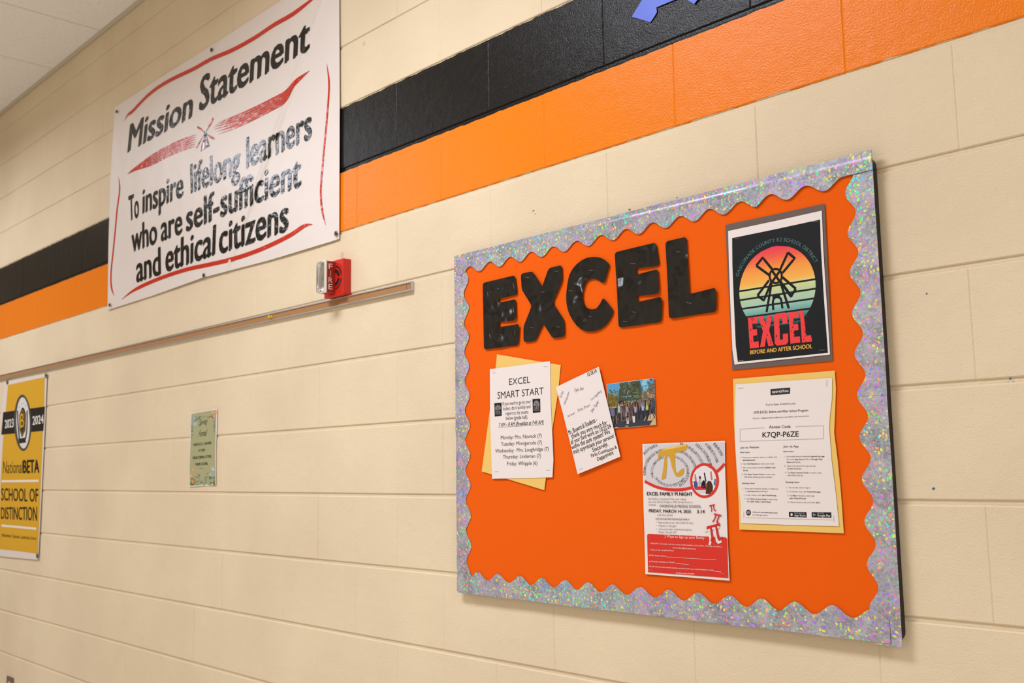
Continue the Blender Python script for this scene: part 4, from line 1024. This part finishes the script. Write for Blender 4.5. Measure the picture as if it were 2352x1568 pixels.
# ------------------------------------------------------------------ family night flyer
z5 = crop(1460, 1000, 4.479)
S = Sheet(.0185, lambda q: .0032*(.5+.5*noise.noise(Vector((q[0]*6, q[1]*8, 23)))))
root = empty('flyer', (1.14, -.019, -1.03), 'white and red family pi night flyer with golden pi', 'flyer')
S.mesh('paper', q4(z5, (70, 86), (500, 70), (917, 54), (922, 400), (938, 800), (948, 1100), (966, 1492), (530, 1457), (100, 1424), (90, 1000), (80, 700), (75, 400)), PAPERW, root, h=.0065)
P = Print(S, .0004)
P.poly(q4(z5, (85, 95), (500, 82), (912, 68), (914, 285), (845, 360), (560, 530), (450, 555), (330, 552), (200, 515), (95, 460)), 'd3ced0', h=.01)
rr = random.Random(4)
cpi = S.w(z5(350, 375))
for r_, a0, a1, sz, n in ((.040, 200, -60, .0065, 44), (.040, 205, 335, .0065, 22), (.058, 188, -35, .0068, 64), (.076, 176, -12, .007, 66), (.093, 166, 2, .007, 66), (.109, 156, 12, .007, 60), (.124, 80, 18, .007, 36)):
    st = ''.join(rr.choice('0123456789') for _ in range(n))
    ws = n
    for i, ch in enumerate(st):
        a = math.radians(a0+(a1-a0)*(i+.5)/n); ex, ez = r_*1.12*math.cos(a), r_*.78*math.sin(a)
        x, y = cpi[0]+ex, cpi[1]+ez
        lo = S.w(z5(88, 95)); hi = S.w(z5(905, 95))
        if x < lo[0] or x > hi[0]-.002 or y > S.w(z5(85+(x-lo[0])*0, 105))[1]-.002+(x-lo[0])*.0: continue
        tx, ty = math.sin(a)*1.12, -math.cos(a)*.78; L_ = math.hypot(tx, ty); tx /= L_; ty /= L_
        if a0 > 200 and a1 > 200: tx, ty = -tx, -ty
        P.lay = 0
        hw = .0017 if ch != '1' else .0006
        q = [(x-tx*hw, y-ty*hw), (x+tx*hw, y+ty*hw), (x-tx*hw-ty*sz, y-ty*hw+tx*sz*.9), (x+tx*hw-ty*sz, y+ty*hw+tx*sz*.9)]
        P.text(ch, *q, col=rr.choice(['7a767a', '5a585c', '8a868a', '9a969a']), bold=.03, px=False)
P.done('digit_spiral', root)['kind'] = 'stuff'
P = Print(S, .0020)
P.poly(q4(z5, (228, 205), (245, 160), (290, 135), (400, 112), (525, 88), (530, 110), (520, 150), (430, 172), (405, 178), (405, 300), (412, 370), (430, 385), (470, 345), (495, 335), (500, 355), (490, 395), (455, 422), (420, 422), (400, 395), (375, 330), (345, 200), (320, 205), (322, 300), (310, 440), (265, 452), (285, 330), (300, 205), (270, 200), (250, 220), (240, 265)), 'd2a032')
P.poly(q4(z5, (290, 135), (400, 112), (522, 90), (515, 105), (400, 130), (270, 152)), 'ecc85a')
P.done('golden_pi', root)
P = Print(S, .0018); RD = 'd8382c'
P.stroke(q4(z5, (93, 470), (150, 500), (220, 530), (320, 552), (420, 558), (500, 552), (575, 535)), .0060, RD)
P.stroke(q4(z5, (835, 370), (875, 335), (914, 290)), .0060, RD)
P.ellipse(z5(708, 462), 33.2, 40.2, RD); P.ellipse(z5(706, 463), 27.5, 34, 'e6e0e2')
P.poly(rounded([S.w(z5(*p)) for p in ((117, 1010), (940, 1047), (953, 1465), (127, 1404))], .005, {2, 3}), RD, px=False, h=.012)
P.done('red_panels', root)
P = Print(S, .0023)
for q, c in ((((600, 520), (740, 525), (735, 560), (640, 580), (605, 545)), 'c8383a'), (((720, 600), (725, 500), (745, 465), (775, 470), (795, 520), (792, 570), (760, 600)), '4a3226'), (((672, 530), (680, 480), (700, 455), (720, 480), (722, 540), (700, 545)), '1c1c20'),
             (((700, 385), (712, 380), (728, 470), (716, 475)), '26242a'), (((765, 375), (780, 365), (792, 455), (775, 460)), 'b8806a'), (((598, 520), (600, 470), (625, 465), (640, 500), (625, 545)), '3c5a88'), (((605, 400), (618, 395), (628, 465), (612, 470)), 'b8806a'),
             (((645, 490), (655, 430), (668, 430), (678, 490), (670, 512), (648, 512)), 'b8b4b8'), (((652, 445), (650, 420), (662, 412), (672, 425), (670, 450)), '5a3c30'), (((800, 500), (812, 440), (826, 450), (822, 520)), '5a78a8'), (((620, 560), (725, 560), (700, 590), (650, 590)), 'd8d0d0')):
    P.poly(q4(z5, *q), c)
P.done('classroom_picture', root)
P = Print(S, .0027)
def t5(st, a, b_, h, c='2a2826', bold=0): P.text(st, z5(*a), z5(*b_), z5(a[0], a[1]-h), z5(b_[0], b_[1]-h), c, bold=bold*.6); P.cut('lettering', root)
t5('EXCEL FAMILY PI NIGHT', (116, 614), (583, 619), 34, '1b1a1a', .035)
t5('Get Ready to Celebrate Pi Day with a Bang!', (128, 657), (517, 662), 17, '6a6664'); t5('Join us for EXCEL Pi Night at OMS. No Bus Service is', (130, 689), (585, 693), 17, '6a6664'); t5('available.', (130, 718), (212, 720), 16, '6a6664')
t5('OWENSVILLE MIDDLE SCHOOL', (243, 737), (673, 743), 27, '4a4644'); t5('FRIDAY, MARCH 14, 2025', (136, 788), (567, 796), 31, '1b1a1a', .03); t5('3.14', (630, 798), (708, 798), 34, '1b1a1a', .03)
t5('3:30 PM-5:30 PM', (222, 824), (378, 828), 15, '6a6664'); t5('LOTS OF FUN FOR THE WHOLE FAMILY!', (205, 864), (550, 871), 16, '3a3634', .02)
for st, a, b_ in (('•  Pizza and pie to eat---NO COST AT ALL!', (212, 900), (593, 908)), ('•  9 Square in the gym', (214, 933), (415, 937)), ('•  chess and other math board games', (215, 967), (573, 975)), ('•  Movie--The Life of Pi', (218, 999), (417, 1003))): t5(st, a, b_, 16, '4a4644')
WH = 'f0dcd4'
t5('2 Ways to Sign up your Family', (296, 1047), (708, 1066), 26, WH, .005); t5('1.Email Mr. Crowder with the name of the student and number of family members.', (150, 1114), (888, 1150), 15, WH); t5('bcrowder@dutchmen.us', (385, 1160), (620, 1172), 14, WH, .02)
t5('2.Return this completed form:', (152, 1181), (393, 1190), 15, WH); t5('EXCEL Student Name', (137, 1239), (308, 1245), 15, WH); P.stroke(q4(z5, (310, 1247), (832, 1279)), .0006, WH)
t5('# Of Family members or Guests', (139, 1301), (403, 1311), 15, WH); P.stroke(q4(z5, (412, 1315), (548, 1326)), .0006, WH)
t5('My child will attend with no family members and will be picked up at 5:30 PM (FRONT of OMS)', (139, 1350), (803, 1393), 13, WH, .02); P.stroke(q4(z5, (808, 1396), (878, 1401)), .0006, WH)
t5('NO Bus Service Available', (415, 1419), (605, 1428), 13, WH, .02)
def pi_(c, s_, rot, col):
    pts = [(-1, .55), (-.9, .95), (1, 1), (1, .7), (.55, .68), (.5, -.55), (.7, -.75), (.95, -.6), (.9, -.95), (.4, -1), (.2, -.7), (.25, .68), (-.2, .68), (-.35, -.6), (-.6, -1), (-.85, -.9), (-.6, -.4), (-.5, .62), (-.8, .6)]
    q = []
    for x, y in pts:
        x *= .85; X = x*math.cos(rot)-y*math.sin(rot); Y = x*math.sin(rot)+y*math.cos(rot); q.append(z5(c[0]+X*s_, c[1]-Y*s_))
    P.poly(q, col)
P.cut('form_line', root)
pi_((798, 1030), 92, .2, 'e4dcd6'); pi_((812, 1000), 86, .22, 'd0302c'); pi_((831, 852), 48, -.3, 'c8343a'); pi_((792, 745), 36, .22, 'c8343a')
P.done('red_pi_symbols', root)
staple(S, z5(127, 1380), z5(174, 1384), root); staple(S, z5(860, 1412), z5(908, 1421), root)
